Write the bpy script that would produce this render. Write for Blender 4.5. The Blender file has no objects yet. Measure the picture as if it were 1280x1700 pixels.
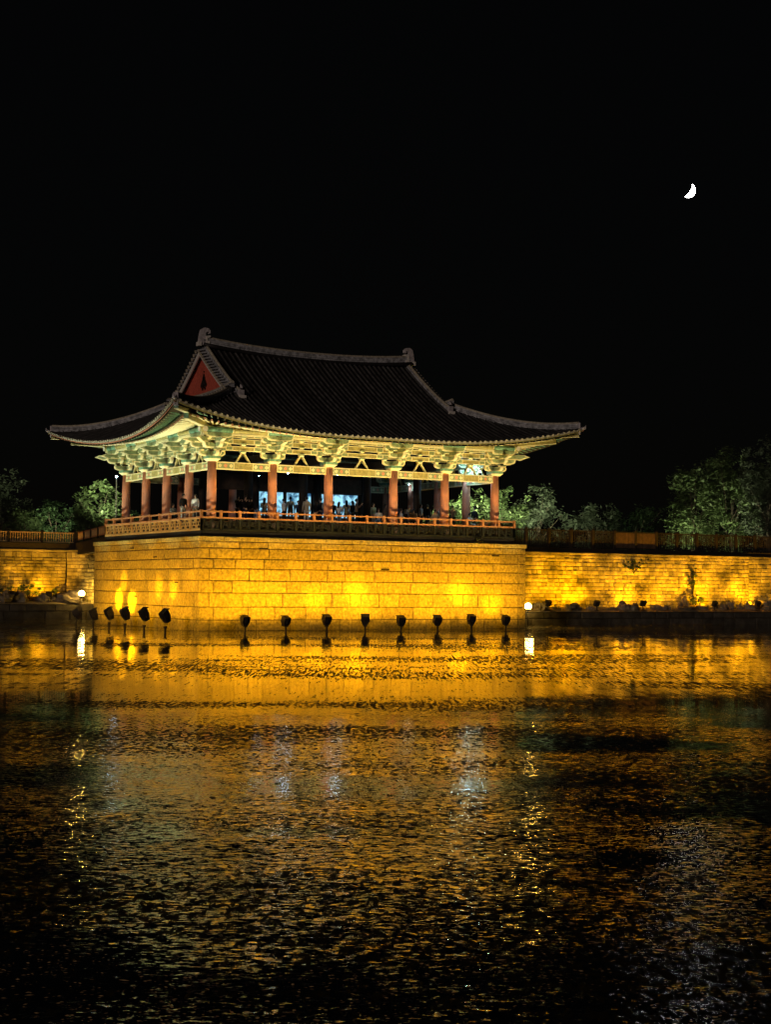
import bpy, math, random
from math import sin, cos, pi, radians as R_, sqrt, atan2, hypot
from mathutils import Vector, Matrix, noise as mn
random.seed(7)
S = bpy.context.scene
COL = S.collection
# ------------------------------------------------------------------ camera, world, fill sun, exposure
F = 2550.0; PITCH = 0.048694; ROLL = 0.0092037; CZ = 2.7708
AX, AY, YAW = -11.41028, 94.13651, 0.524958           # near corner of the stone platform, direction of its long side
cam = bpy.data.objects.new('camera', bpy.data.cameras.new('camera')); COL.objects.link(cam)
fw = Vector((0, cos(PITCH), sin(PITCH))); up = Vector((0, -sin(PITCH), cos(PITCH))); rt = Vector((1, 0, 0))
cr = rt*cos(ROLL) + up*sin(ROLL); cu_ = up*cos(ROLL) - rt*sin(ROLL)
cam.matrix_world = Matrix(((cr.x, cu_.x, -fw.x, 0), (cr.y, cu_.y, -fw.y, 0), (cr.z, cu_.z, -fw.z, CZ), (0, 0, 0, 1)))
cam.data.sensor_fit = 'VERTICAL'; cam.data.sensor_height = 36.0; cam.data.lens = F/1700*36
cam.data.clip_start = .3; cam.data.clip_end = 4000
S.camera = cam
W = bpy.data.worlds.new('World'); S.world = W; W.use_nodes = True
wn = W.node_tree; bg = wn.nodes['Background']
sky = wn.nodes.new('ShaderNodeTexSky'); sky.sky_type = 'NISHITA'; sky.sun_disc = False
sky.sun_elevation = R_(3); sky.sun_rotation = R_(180); sky.air_density = 1.0
mixs = wn.nodes.new('ShaderNodeMix'); mixs.data_type = 'RGBA'; mixs.inputs[0].default_value = .8
wn.links.new(sky.outputs[0], mixs.inputs[6]); mixs.inputs[7].default_value = (.9, .9, 1.0, 1)
wn.links.new(mixs.outputs[2], bg.inputs[0]); bg.inputs[1].default_value = 0.0012
sun = bpy.data.objects.new('town_glow_sun', bpy.data.lights.new('town_glow_sun', 'SUN')); COL.objects.link(sun)  # added low sun standing in for town glow and bank floods
sun.data.energy = 0.42; sun.data.angle = R_(4); sun.data.color = (1, .80, .68)
sd = Vector((.42, 1.0, -.13)).normalized()             # direction the light travels
sun.rotation_euler = sd.to_track_quat('-Z', 'Y').to_euler()
S.view_settings.view_transform = 'Standard'; S.view_settings.look = 'None'
S.view_settings.exposure = 0; S.view_settings.gamma = 1
S.cycles.use_denoising = True; S.cycles.use_adaptive_sampling = False
S.cycles.max_bounces = 5; S.cycles.diffuse_bounces = 2; S.cycles.glossy_bounces = 3; S.cycles.transparent_max_bounces = 6
S.cycles.sample_clamp_indirect = 40

# ------------------------------------------------------------------ helpers
def mat(name, col, rough=.7, spec=.3, bump=0, bscale=20, var=0, vscale=4, emit=None, estr=0, rand=0, metal=0, detail=5, wet=0):
    m = bpy.data.materials.new(name); m.use_nodes = True; n = m.node_tree; b = n.nodes['Principled BSDF']
    b.inputs['Base Color'].default_value = (*col, 1); b.inputs['Roughness'].default_value = rough
    b.inputs['Specular IOR Level'].default_value = spec; b.inputs['Metallic'].default_value = metal
    tc = n.nodes.new('ShaderNodeNewGeometry')
    cur = None
    if var:
        nz = n.nodes.new('ShaderNodeTexNoise'); nz.inputs['Scale'].default_value = vscale; nz.inputs['Detail'].default_value = detail
        n.links.new(tc.outputs['Position'], nz.inputs['Vector'])
        mr = n.nodes.new('ShaderNodeMapRange'); mr.inputs[1].default_value = .3; mr.inputs[2].default_value = .7
        mr.inputs[3].default_value = 1-var; mr.inputs[4].default_value = 1+var
        n.links.new(nz.outputs[0], mr.inputs[0]); cur = mr.outputs[0]
    if rand:
        oi = n.nodes.new('ShaderNodeObjectInfo')
        m2 = n.nodes.new('ShaderNodeMapRange'); m2.inputs[3].default_value = 1-rand; m2.inputs[4].default_value = 1+rand
        n.links.new(oi.outputs['Random'], m2.inputs[0])
        if cur is not None:
            mu = n.nodes.new('ShaderNodeMath'); mu.operation = 'MULTIPLY'; n.links.new(cur, mu.inputs[0]); n.links.new(m2.outputs[0], mu.inputs[1]); cur = mu.outputs[0]
        else: cur = m2.outputs[0]
    if wet:                                              # damp tide line low on the stones, ragged edge
        sp = n.nodes.new('ShaderNodeSeparateXYZ'); n.links.new(tc.outputs['Position'], sp.inputs[0])
        wnz = n.nodes.new('ShaderNodeTexNoise'); wnz.inputs['Scale'].default_value = 1.1; wnz.inputs['Detail'].default_value = 7; n.links.new(tc.outputs['Position'], wnz.inputs['Vector'])
        w1 = n.nodes.new('ShaderNodeMath'); w1.operation = 'MULTIPLY_ADD'; w1.inputs[1].default_value = -1.3; n.links.new(wnz.outputs[0], w1.inputs[0]); n.links.new(sp.outputs[2], w1.inputs[2])
        w2 = n.nodes.new('ShaderNodeMapRange'); w2.inputs[1].default_value = -wet*.5; w2.inputs[2].default_value = wet*.12; w2.inputs[3].default_value = .5; w2.inputs[4].default_value = 1
        n.links.new(w1.outputs[0], w2.inputs[0]); w3 = n.nodes.new('ShaderNodeMath'); w3.operation = 'MULTIPLY'; n.links.new(cur, w3.inputs[0]); n.links.new(w2.outputs[0], w3.inputs[1]); cur = w3.outputs[0]
    if cur is not None:
        vm = n.nodes.new('ShaderNodeVectorMath'); vm.operation = 'SCALE'; vm.inputs[0].default_value = col
        n.links.new(cur, vm.inputs['Scale']); n.links.new(vm.outputs[0], b.inputs['Base Color'])
    if bump:
        nb = n.nodes.new('ShaderNodeTexNoise'); nb.inputs['Scale'].default_value = bscale; nb.inputs['Detail'].default_value = 6; nb.inputs['Roughness'].default_value = .65
        n.links.new(tc.outputs['Position'], nb.inputs['Vector'])
        bp = n.nodes.new('ShaderNodeBump'); bp.inputs['Strength'].default_value = 1; bp.inputs['Distance'].default_value = bump
        n.links.new(nb.outputs[0], bp.inputs['Height']); n.links.new(bp.outputs[0], b.inputs['Normal'])
    if emit:
        b.inputs['Emission Color'].default_value = (*emit, 1); b.inputs['Emission Strength'].default_value = estr
    return m

M = {}
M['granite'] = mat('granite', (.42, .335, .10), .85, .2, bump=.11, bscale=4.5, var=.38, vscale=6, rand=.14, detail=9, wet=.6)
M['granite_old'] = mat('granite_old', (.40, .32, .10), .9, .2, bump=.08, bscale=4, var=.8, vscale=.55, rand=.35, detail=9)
M['joint'] = mat('joint', (.06, .045, .025), .95, .1)
M['dark_stone'] = mat('dark_stone', (.07, .06, .045), .95, .15, bump=.05, bscale=5, var=.4, vscale=1.5, rand=.3)
M['rock'] = mat('rock', (.22, .18, .12), .9, .2, bump=.05, bscale=6, var=.4, vscale=2)
M['soil'] = mat('soil', (.30, .24, .15), .95, .1, bump=.04, bscale=5, var=.4, vscale=1)
M['tile'] = mat('tile', (.02, .018, .018), .6, .35, bump=.01, bscale=9, var=.35, vscale=2)
M['tile_row'] = mat('tile_row', (.055, .052, .05), .6, .35, var=.5, vscale=2.5, bump=.01, bscale=6, rand=.3)
M['tile_edge_lit'] = mat('tile_edge_lit', (.45, .40, .30), .65, .3, var=.35, vscale=6)  # tile ends paler than the roof; light from below put into the colour
M['ridge'] = mat('ridge', (.36, .36, .37), .8, .2, bump=.03, bscale=8, var=.6, vscale=3.5)
M['ornament'] = mat('ornament', (.50, .46, .46), .7, .3, bump=.03, bscale=9, var=.3, vscale=5)
M['plaster'] = mat('plaster', (.75, .70, .62), .8, .2, var=.15, vscale=8)
M['gable_red'] = mat('gable_red', (.62, .12, .075), .7, .3, bump=.01, bscale=14, var=.2, vscale=6, rand=.15)
M['column_red'] = mat('column_red', (.52, .21, .125), .6, .35, bump=.008, bscale=7, var=.22, vscale=1.6)
M['rail_wood'] = mat('rail_wood', (.33, .145, .06), .6, .3, var=.25, vscale=5)
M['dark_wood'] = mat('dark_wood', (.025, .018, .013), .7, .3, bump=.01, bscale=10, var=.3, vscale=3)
M['floor_wood'] = mat('floor_wood', (.10, .06, .035), .6, .3, var=.3, vscale=4, rand=.2)
M['green'] = mat('green_paint', (.27, .33, .17), .6, .3, var=.3, vscale=7)
M['teal'] = mat('teal_paint', (.17, .33, .22), .6, .3, var=.3, vscale=7)
M['olive'] = mat('olive_paint', (.40, .34, .12), .6, .3, var=.3, vscale=6)
M['cream'] = mat('cream_paint', (.80, .72, .42), .6, .3, var=.12, vscale=9)
M['salmon'] = mat('salmon_paint', (.70, .30, .18), .6, .3, var=.2, vscale=12)
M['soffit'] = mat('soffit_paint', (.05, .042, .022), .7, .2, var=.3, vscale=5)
M['brown'] = mat('brown_board', (.085, .052, .034), .7, .3, var=.3, vscale=3)
M['iron'] = mat('iron', (.035, .028, .022), .55, .4, bump=.006, bscale=20, var=.3, vscale=8)
M['lens'] = mat('lamp_glass', (.9, .8, .5), .2, .5, emit=(1, .62, .12), estr=7)
M['globe'] = mat('lamp_globe', (.9, .85, .7), .3, .5, emit=(1, .68, .20), estr=24)
M['white_lamp'] = mat('white_lamp', (.9, .9, .9), .3, .5, emit=(.42, .70, 1), estr=55)
M['bright_lamp'] = mat('bright_lamp', (.9, .9, .9), .3, .5, emit=(.36, .70, 1), estr=380)
M['bark'] = mat('bark', (.09, .07, .05), .95, .1, bump=.03, bscale=9, var=.4, vscale=4)
def leafmat(name, col, v=.45):
    m = mat(name, col, .55, .35, var=v, vscale=2.3)
    n = m.node_tree; b = n.nodes['Principled BSDF']
    tr = n.nodes.new('ShaderNodeBsdfTranslucent'); tr.inputs[0].default_value = (col[0]*1.2, col[1]*1.4, col[2], 1)
    mx = n.nodes.new('ShaderNodeMixShader'); mx.inputs[0].default_value = .3
    o = n.nodes['Material Output']; n.links.new(b.outputs[0], mx.inputs[1]); n.links.new(tr.outputs[0], mx.inputs[2]); n.links.new(mx.outputs[0], o.inputs[0])
    return m
M['leaf_a'] = leafmat('leaf_green', (.085, .115, .045))
M['leaf_b'] = leafmat('leaf_dark', (.05, .085, .035))
M['leaf_c'] = leafmat('leaf_grey', (.085, .10, .065))

class MB:
    def __init__(s): s.v = []; s.f = []; s.m = []; s.sm = []
    def add(s, vs, fs, mi=0, smooth=False):
        o = len(s.v); s.v += [tuple(p) for p in vs]
        for k, f in enumerate(fs):
            s.f.append(tuple(i+o for i in f)); s.m.append(mi if isinstance(mi, int) else mi[k]); s.sm.append(smooth)
    def box(s, x0, x1, y0, y1, z0, z1, mi=0):
        s.add([(x0,y0,z0),(x1,y0,z0),(x1,y1,z0),(x0,y1,z0),(x0,y0,z1),(x1,y0,z1),(x1,y1,z1),(x0,y1,z1)],
              [(3,2,1,0),(4,5,6,7),(0,1,5,4),(1,2,6,5),(2,3,7,6),(3,0,4,7)], mi)
    def taper(s, cx, cy, z0, z1, a0, b0, a1, b1, mi=0):     # frustum, half sizes bottom a0,b0 and top a1,b1
        s.add([(cx-a0,cy-b0,z0),(cx+a0,cy-b0,z0),(cx+a0,cy+b0,z0),(cx-a0,cy+b0,z0),(cx-a1,cy-b1,z1),(cx+a1,cy-b1,z1),(cx+a1,cy+b1,z1),(cx-a1,cy+b1,z1)],
              [(3,2,1,0),(4,5,6,7),(0,1,5,4),(1,2,6,5),(2,3,7,6),(3,0,4,7)], mi)
    def beam(s, p, q, w, h, mi=0, upv=(0,0,1), caps=None):  # box beam between two points, centred
        p = Vector(p); q = Vector(q); d = (q-p).normalized(); sd_ = d.cross(Vector(upv)); sd_.normalize(); u = sd_.cross(d)
        a = sd_*w/2; b = u*h/2
        vs = [p-a-b, p+a-b, p+a+b, p-a+b, q-a-b, q+a-b, q+a+b, q-a+b]
        mm = mi if caps is None else [caps, caps, mi, mi, mi, mi]
        s.add(vs, [(0,1,2,3),(7,6,5,4),(0,4,5,1),(1,5,6,2),(2,6,7,3),(3,7,4,0)], mm)
    def tube(s, path, rad, n=8, mi=0, cap=True, capm=None, smooth=True, squash=1):
        path = [Vector(p) for p in path]; N = len(path)
        if not isinstance(rad, (list, tuple)): rad = [rad]*N
        vs = []
        for i, p in enumerate(path):
            d = (path[min(i+1, N-1)]-path[max(i-1, 0)]).normalized()
            ref = Vector((0,0,1)) if abs(d.z) < .9 else Vector((1,0,0))
            a = d.cross(ref).normalized(); b = a.cross(d)
            for k in range(n):
                t = 2*pi*k/n; vs.append(p + a*cos(t)*rad[i] + b*sin(t)*rad[i]*squash)
        fs = [(i*n+k, i*n+(k+1) % n, (i+1)*n+(k+1) % n, (i+1)*n+k) for i in range(N-1) for k in range(n)]
        s.add(vs, fs, mi, smooth)
        if cap:
            cm = mi if capm is None else capm
            o = len(s.v)-len(vs)
            s.f.append(tuple(o+k for k in range(n-1, -1, -1))); s.m.append(cm); s.sm.append(False)
            s.f.append(tuple(o+(N-1)*n+k for k in range(n))); s.m.append(cm); s.sm.append(False)
    def prism(s, poly, org, ax, ay, th, mi=0, side=None):   # polygon in plane (ax, ay) at org, thickness th centred along the normal
        org = Vector(org); ax = Vector(ax); ay = Vector(ay); nn = ax.cross(ay).normalized()*th/2
        n = len(poly); A_ = [org+ax*x+ay*y-nn for x, y in poly]; B_ = [org+ax*x+ay*y+nn for x, y in poly]
        sd_ = mi if side is None else side
        s.add(A_+B_, [tuple(range(n-1, -1, -1)), tuple(range(n, 2*n))]+[(i, (i+1) % n, n+(i+1) % n, n+i) for i in range(n)], [mi, mi]+[sd_]*n)
    def sphere(s, c, r, n=10, m_=6, mi=0, sc=(1,1,1), jit=0):
        vs = []; c = Vector(c)
        for i in range(m_+1):
            th = pi*i/m_
            for k in range(n):
                ph = 2*pi*k/n
                p = Vector((sin(th)*cos(ph), sin(th)*sin(ph), cos(th)))
                rr = r*(1+jit*(mn.noise(p*1.7+c*3.1)))
                vs.append((c.x+p.x*rr*sc[0], c.y+p.y*rr*sc[1], c.z+p.z*rr*sc[2]))
        s.add(vs, [(i*n+k, (i+1)*n+k, (i+1)*n+(k+1) % n, i*n+(k+1) % n) for i in range(m_) for k in range(n)], mi, jit == 0)
    def lathe(s, c, prof, n=12, mi=0, smooth=True):
        c = Vector(c); N = len(prof)
        vs = [(c.x+r*cos(2*pi*k/n), c.y+r*sin(2*pi*k/n), c.z+z) for r, z in prof for k in range(n)]
        s.add(vs, [(i*n+k, i*n+(k+1) % n, (i+1)*n+(k+1) % n, (i+1)*n+k) for i in range(N-1) for k in range(n)], mi, smooth)
        o = len(s.v)-len(vs)
        s.f.append(tuple(o+k for k in range(n-1, -1, -1))); s.m.append(mi if isinstance(mi, int) else 0); s.sm.append(False)
        s.f.append(tuple(o+(N-1)*n+k for k in range(n))); s.m.append(mi if isinstance(mi, int) else 0); s.sm.append(False)
    def mesh(s, name, mats):
        me = bpy.data.meshes.new(name); me.from_pydata(s.v, [], s.f)
        for m in (mats if isinstance(mats, (list, tuple)) else [mats]): me.materials.append(M[m] if isinstance(m, str) else m)
        me.polygons.foreach_set('material_index', s.m); me.polygons.foreach_set('use_smooth', s.sm); me.update()
        return me
    def build(s, name, mats, parent=None, loc=None, rz=0, **kw):
        return put(name, s.mesh(name, mats), parent, loc, rz, **kw)

def put(name, me, parent=None, loc=None, rz=0, kind=None, label=None, rot=None, scale=None):
    o = bpy.data.objects.new(name, me); COL.objects.link(o)
    if parent: o.parent = parent
    if loc is not None: o.location = loc
    if rz: o.rotation_euler = (0, 0, rz)
    if rot: o.rotation_euler = rot
    if scale: o.scale = scale
    if kind: o['kind'] = kind
    if label: o['label'] = label
    return o
def tag(o, label, cat, group=None):
    o['label'] = label; o['category'] = cat
    if group: o['group'] = group
    return o
def thing(name, label, cat, loc=(0,0,0), rz=0, group=None):
    return tag(put(name, None, None, loc, rz), label, cat, group)
CY, SY = cos(YAW), sin(YAW)
def wl(u, v, z=0): return Vector((AX+u*CY-v*SY, AY+u*SY+v*CY, z))      # platform coordinates (along its front, into its depth) to world
ORG = (AX, AY, 0)
def ray(px, py, dist):                                                   # where a thing seen at that spot stands, at that distance
    d = cr*((px-640)/F) + cu_*((850-py)/F) + fw
    return Vector((0,0,CZ)) + d*(dist/d.y)
def spot(name, loc, tgt, power, col, ang, blend=.6, rad=.12, parent=None):
    l = bpy.data.lights.new(name, 'SPOT'); l.energy = power; l.color = col; l.spot_size = R_(ang); l.spot_blend = blend; l.shadow_soft_size = rad
    o = bpy.data.objects.new(name, l); COL.objects.link(o); o.location = loc
    o.rotation_euler = (Vector(tgt)-Vector(loc)).to_track_quat('-Z', 'Y').to_euler(); return o
def point(name, loc, power, col, rad=.15):
    l = bpy.data.lights.new(name, 'POINT'); l.energy = power*1.0; l.color = col; l.shadow_soft_size = rad
    o = bpy.data.objects.new(name, l); COL.objects.link(o); o.location = loc; return o
GOLD = (1.0, .475, .004)

# ------------------------------------------------------------------ setting: water, ground, moon
wm = bpy.data.materials.new('pond_water'); wm.use_nodes = True; n = wm.node_tree
b = n.nodes['Principled BSDF']; b.inputs['Base Color'].default_value = (.004, .0035, .003, 1); b.inputs['IOR'].default_value = 1.5
b.inputs['Roughness'].default_value = .03; b.inputs['Specular IOR Level'].default_value = .5
g = n.nodes.new('ShaderNodeNewGeometry')
def mapn(scale, rot=0):
    mp = n.nodes.new('ShaderNodeMapping'); mp.inputs['Scale'].default_value = scale; mp.inputs['Rotation'].default_value = (0,0,rot)
    n.links.new(g.outputs['Position'], mp.inputs['Vector']); return mp.outputs[0]
def nz(vec, sc, det, rough, dist=0):
    t = n.nodes.new('ShaderNodeTexNoise'); t.inputs['Scale'].default_value = sc; t.inputs['Detail'].default_value = det
    t.inputs['Roughness'].default_value = rough; t.inputs['Distortion'].default_value = dist; n.links.new(vec, t.inputs['Vector']); return t.outputs[0]
def rng(x, a, b_, c=0, d=1):
    r = n.nodes.new('ShaderNodeMapRange'); r.interpolation_type = 'SMOOTHSTEP'
    for i, q in enumerate((a, b_, c, d)): r.inputs[i+1].default_value = q
    n.links.new(x, r.inputs[0]); return r.outputs[0]
def ma(op, x, y):
    m_ = n.nodes.new('ShaderNodeMath'); m_.operation = op
    for i, q in enumerate((x, y)):
        if isinstance(q, (int, float)): m_.inputs[i].default_value = q
        else: n.links.new(q, m_.inputs[i])
    return m_.outputs[0]
# ripples: broad slow swell plus fine wind ripples; calm lanes keep the mirror
calm = rng(nz(mapn((.07, .10, 1)), 1, 4, .6), .40, .56, .30, 1)
pn_ = nz(mapn((1, 1, 1)), 1.1, 6, .65)
def still(cx, cy, ax_, ay_, a0, a1, lo):
    """a quiet, ragged-edged spot of water"""
    pm_ = n.nodes.new('ShaderNodeMapping'); pm_.inputs['Location'].default_value = (-cx/ax_, -cy/ay_, 0); pm_.inputs['Scale'].default_value = (1/ax_, 1/ay_, 0)
    n.links.new(g.outputs['Position'], pm_.inputs['Vector'])
    ln = n.nodes.new('ShaderNodeVectorMath'); ln.operation = 'LENGTH'; n.links.new(pm_.outputs[0], ln.inputs[0])
    return rng(ma('ADD', ln.outputs['Value'], ma('MULTIPLY', pn_, 2.6)), a0, a1, lo, 1)
patch = still(4.25, 27.8, 2.0, 1.5, 1.7, 3.1, .10)
for q in ((-2.7, 17.3, .55, 1.0), (-1.2, 17.4, .9, .45), (-3.3, 19.5, .5, .8), (2.6, 16.0, .6, .7)): patch = ma('MULTIPLY', patch, still(*q, 1.4, 2.9, .34))
def nzc(vec, sc, det, rough):
    t = n.nodes.new('ShaderNodeTexNoise'); t.inputs['Scale'].default_value = sc; t.inputs['Detail'].default_value = det; t.inputs['Roughness'].default_value = rough
    n.links.new(vec, t.inputs['Vector']); return t.outputs['Color']
def vm(op, x, y):
    q = n.nodes.new('ShaderNodeVectorMath'); q.operation = op
    for i_, e in enumerate((x, y)):
        if e is None: continue
        if isinstance(e, tuple): q.inputs[i_].default_value = e
        elif op == 'SCALE' and i_ == 1:
            if isinstance(e, (int, float)): q.inputs['Scale'].default_value = e
            else: n.links.new(e, q.inputs['Scale'])
        else: n.links.new(e, q.inputs[i_])
    return q.outputs[0]
sy = n.nodes.new('ShaderNodeSeparateXYZ'); n.links.new(g.outputs['Position'], sy.inputs[0])
lee = rng(ma('ADD', sy.outputs[1], ma('MULTIPLY', nz(mapn((.12, .1, 1)), 1, 3, .6), 16)), 30, 45, 1, .07)                      # water lies quieter in the lee of the walls
amp = ma('MULTIPLY', ma('MULTIPLY', ma('MULTIPLY', calm, patch), lee), rng(sy.outputs[1], 9, 22, 1.3, 1))
small = vm('SCALE', vm('SUBTRACT', nzc(mapn((.8, 1.5, 1)), 13, 4, .70), (.5,.5,.5)), ma('MULTIPLY', amp, .66))
big = vm('SCALE', vm('SUBTRACT', nzc(mapn((.5, 1.0, 1)), 1.3, 3, .5), (.5,.5,.5)), ma('MULTIPLY', amp, .10))
slow = vm('SCALE', vm('SUBTRACT', nzc(mapn((.25, .5, 1)), 1, 2, .5), (.5,.5,.5)), ma('MULTIPLY', patch, .012))
tot = vm('ADD', vm('ADD', small, big), slow)
drift = vm('SCALE', vm('SUBTRACT', nzc(mapn((3.2, .32, 1)), 1.2, 4, .65), (.5,.5,.5)), ma('MULTIPLY', ma('MULTIPLY', patch, rng(sy.outputs[1], 25, 60, 0, 1)), .03))
tot = vm('ADD', tot, drift)
flat = vm('MULTIPLY', tot, (1, 1, 0)); nrm_ = vm('NORMALIZE', vm('ADD', flat, (0, 0, 1)), None)
n.links.new(nrm_, b.inputs['Normal'])
# floating algae: small dark scraps gathered in lanes, thick near the platform, thin towards the near bank
scr_n = nz(mapn((2.4, 1.0, 1)), 4.0, 7, .72, .5)
scr_f = nz(mapn((4.6, .34, 1)), 2.4, 6, .74, .3)
fmix = rng(sy.outputs[1], 30, 46)
scr = ma('ADD', ma('MULTIPLY', scr_n, ma('SUBTRACT', 1, fmix)), ma('MULTIPLY', scr_f, fmix))
lane = nz(mapn((.05, .13, 1)), 1, 4, .6)
far_ = rng(sy.outputs[1], 10, 32, .035, 0)
thr = ma('ADD', rng(lane, .38, .62, .595, .465), far_)
mk = n.nodes.new('ShaderNodeMapRange'); n.links.new(ma('SUBTRACT', scr, thr), mk.inputs[0]); mk.inputs[1].default_value = 0; mk.inputs[2].default_value = .02
alg = n.nodes.new('ShaderNodeBsdfPrincipled'); alg.inputs['Base Color'].default_value = (.035, .026, .010, 1); alg.inputs['Roughness'].default_value = .8; alg.inputs['Specular IOR Level'].default_value = .15
mx = n.nodes.new('ShaderNodeMixShader'); n.links.new(mk.outputs[0], mx.inputs[0]); n.links.new(b.outputs[0], mx.inputs[1]); n.links.new(alg.outputs[0], mx.inputs[2])
n.links.new(mx.outputs[0], n.nodes['Material Output'].inputs[0])
wb = MB(); wb.add([(-400,-60,0),(400,-60,0),(400,190,0),(-400,190,0)], [(0,1,2,3)])
water = wb.build('water', [wm], kind='structure')
gb = MB(); gb.add([(-260,26.0,5.2),(300,26.0,5.2),(300,900,5.2),(-260,900,5.2)], [(0,1,2,3)])
# bank behind the walls: an L of ground following the platform
ground = MB()
ground.add([wl(-150,38.3,5.2), wl(4.2,38.3,5.2), wl(4.2,19.3,5.2), wl(24.6,19.3,5.2), wl(24.6,10.0,5.2), wl(200,10.0,5.2), wl(500,700,5.2), wl(-500,700,5.2)], [(0,1,2,3,4,5,6,7)])
ground.build('ground', ['soil'], kind='structure')

mb = MB(); mp_ = ray(1148, 319, 1500); rr = 11.9*1500/F
ex = Vector((cr*460 - cu_*-240) - (cr*345 - cu_*-440)); a_t = (cr*(460-345) + cu_*(440-240)).normalized()    # tip to tip
a_o = a_t.cross(fw).normalized()
if a_o.dot(cr) < 0: a_o = -a_o
K = 40; vs = []; fs = []
for i in range(K+1):
    t = -1+2*i/K; w_ = sqrt(max(0, 1-t*t))
    for j in range(7):
        x = w_*(.2+.8*j/6); d_ = sqrt(max(0, 1-t*t-x*x))
        vs.append(mp_ - a_o*rr*.45 + a_t*t*rr + a_o*x*rr - fw*d_*rr)
for i in range(K):
    for j in range(6): fs.append((i*7+j, (i+1)*7+j, (i+1)*7+j+1, i*7+j+1))
mb.add(vs, fs, 0, True)
tag(mb.build('moon', [mat('moon_light', (.8,.8,.8), 1, 0, emit=(1, .97, .93), estr=42)]), 'bright white half moon high in the black sky', 'moon')

# ------------------------------------------------------------------ stone platform
def stone(mb_, u0, u1, z0, z1, org, au, an, proud, mi=0, gap=.012, cham=.03, deep=.22, rnd=.01):
    """one dressed block: face at org + au*u + z, pushed out along an"""
    au = Vector(au); an = Vector(an); org = Vector(org); zz = Vector((0,0,1))
    u0 += gap; u1 -= gap; z0 += gap; z1 -= gap
    def P_(u, z, n_): return org+au*u+zz*z+an*n_
    j = lambda: random.uniform(-rnd, rnd)
    o = [P_(u0,z0,proud-cham), P_(u1,z0,proud-cham), P_(u1,z1,proud-cham), P_(u0,z1,proud-cham)]
    c = min(cham*1.3, (u1-u0)*.2)
    i = [P_(u0+c+j(),z0+c+j(),proud+j()), P_(u1-c+j(),z0+c+j(),proud+j()), P_(u1-c+j(),z1-c+j(),proud+j()), P_(u0+c+j(),z1-c+j(),proud+j())]
    bk = [P_(u0,z0,proud-deep), P_(u1,z0,proud-deep), P_(u1,z1,proud-deep), P_(u0,z1,proud-deep)]
    fl = [(4,5,6,7),(0,1,5,4),(1,2,6,5),(2,3,7,6),(3,0,4,7),(8,9,1,0),(9,10,2,1),(10,11,3,2),(11,8,0,3)]
    if (au.cross(zz)).dot(an) < 0: fl = [tuple(reversed(f)) for f in fl]
    mb_.add(o+i+bk, fl, mi)
def widths(L, lo, hi):
    out = []; x = 0
    while x < L-1e-6:
        w_ = random.uniform(lo, hi)
        if L-x-w_ < lo*.8: w_ = L-x
        out.append((x, min(L, x+w_))); x += w_
    return out
PL, PS, PH = 24.46, 19.1, 5.8
plat = thing('stone_platform', 'tall platform of large dressed granite blocks rising from the pond under the pavilion', 'stone platform', ORG, YAW)
pc = MB(); pc.box(.1, PL-.1, .1, PS-.1, -1.5, PH-.02); pc.build('core', ['joint'], plat)
crs = [.62, .81, .87, .76, .74, .61, .65, .42]; k_ = (PH-.30)/sum(crs); zc = [0]
for c_ in crs: zc.append(zc[-1]+c_*k_)
zc[0] = -.35
for (org, au, an, L) in (((0,0,0),(1,0,0),(0,-1,0),PL), ((0,0,0),(0,1,0),(-1,0,0),PS)):
    front = L == PL
    for r in range(8):
        z0, z1 = zc[r], zc[r+1]
        q = .72 if r % 2 == 0 else 1.0                       # corner stones wrap in alternate lengths
        ws = [(0.02, q)] + [(a+q, b_+q) for a, b_ in widths(L-q-.62, *((1.2, 3.0) if front and r in (0, 1, 3, 6, 7) else (.8, 2.3)) if front else (1.3, 3.0))] + [(L-.62, L-.02)]
        for (a, b_) in ws:
            sb = MB(); stone(sb, a, b_, z0, z1, org, au, an, .0+random.uniform(-.03, .03), cham=.035, gap=random.uniform(.014, .026), rnd=.018)
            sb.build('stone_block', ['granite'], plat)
    for a, b_ in widths(L+.1, 1.6, 2.9):
        sb = MB(); stone(sb, a-.05, b_-.05, PH-.30, PH, org, au, an, .09, cham=.03, deep=.4); 
        o = Vector(org); A0 = Vector(au); N0 = Vector(an)
        p = [o+A0*(a-.035)+N0*.06, o+A0*(b_-.065)+N0*.06, o+A0*(b_-.065)-N0*.6, o+A0*(a-.035)-N0*.6]
        for q_ in p: q_.z = PH-.014
        sb.add(p, [(0,1,2,3) if front else (3,2,1,0)])
        sb.build('coping_stone', ['granite'], plat)
# short thin dark bars laid on the block faces
for (u_, z_) in ((4.35, 5.05), (13.2, 3.86), (21.9, 4.92)):
    sb = MB(); sb.box(u_-.30, u_+.30, -.035, .05, z_, z_+.09); sb.build('dark_bar', ['dark_wood'], plat)
for (v_, z_) in ((11.5, 5.2), (7.2, 4.55), (3.5, 2.9), (10.9, 1.95)):
    sb = MB(); sb.box(-.035, .05, v_-.3, v_+.3, z_, z_+.07); sb.build('dark_bar', ['dark_wood'], plat)
# side and back faces out of the picture
sb = MB(); stone(sb, 0, PS, -.3, PH-.3, (PL,0,0), (0,1,0), (1,0,0), 0); stone(sb, 0, PL, -.3, PH, (0,PS,0), (1,0,0), (0,1,0), 0)
sb.build('rear_facing', ['granite'], plat)

# ------------------------------------------------------------------ pavilion
PV = thing('pavilion', 'large open wooden pavilion with red columns, painted brackets and black tiled hip and gable roof', 'pavilion', ORG, YAW)
CU = [1.2, 5.4, 9.45, 14.35, 18.4, 22.5]; CV = [1.0, 4.6, 8.4, 12.15, 16.0]
CT = 10.5; FL = 6.8
UC, VC = 11.85, 8.5
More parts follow.
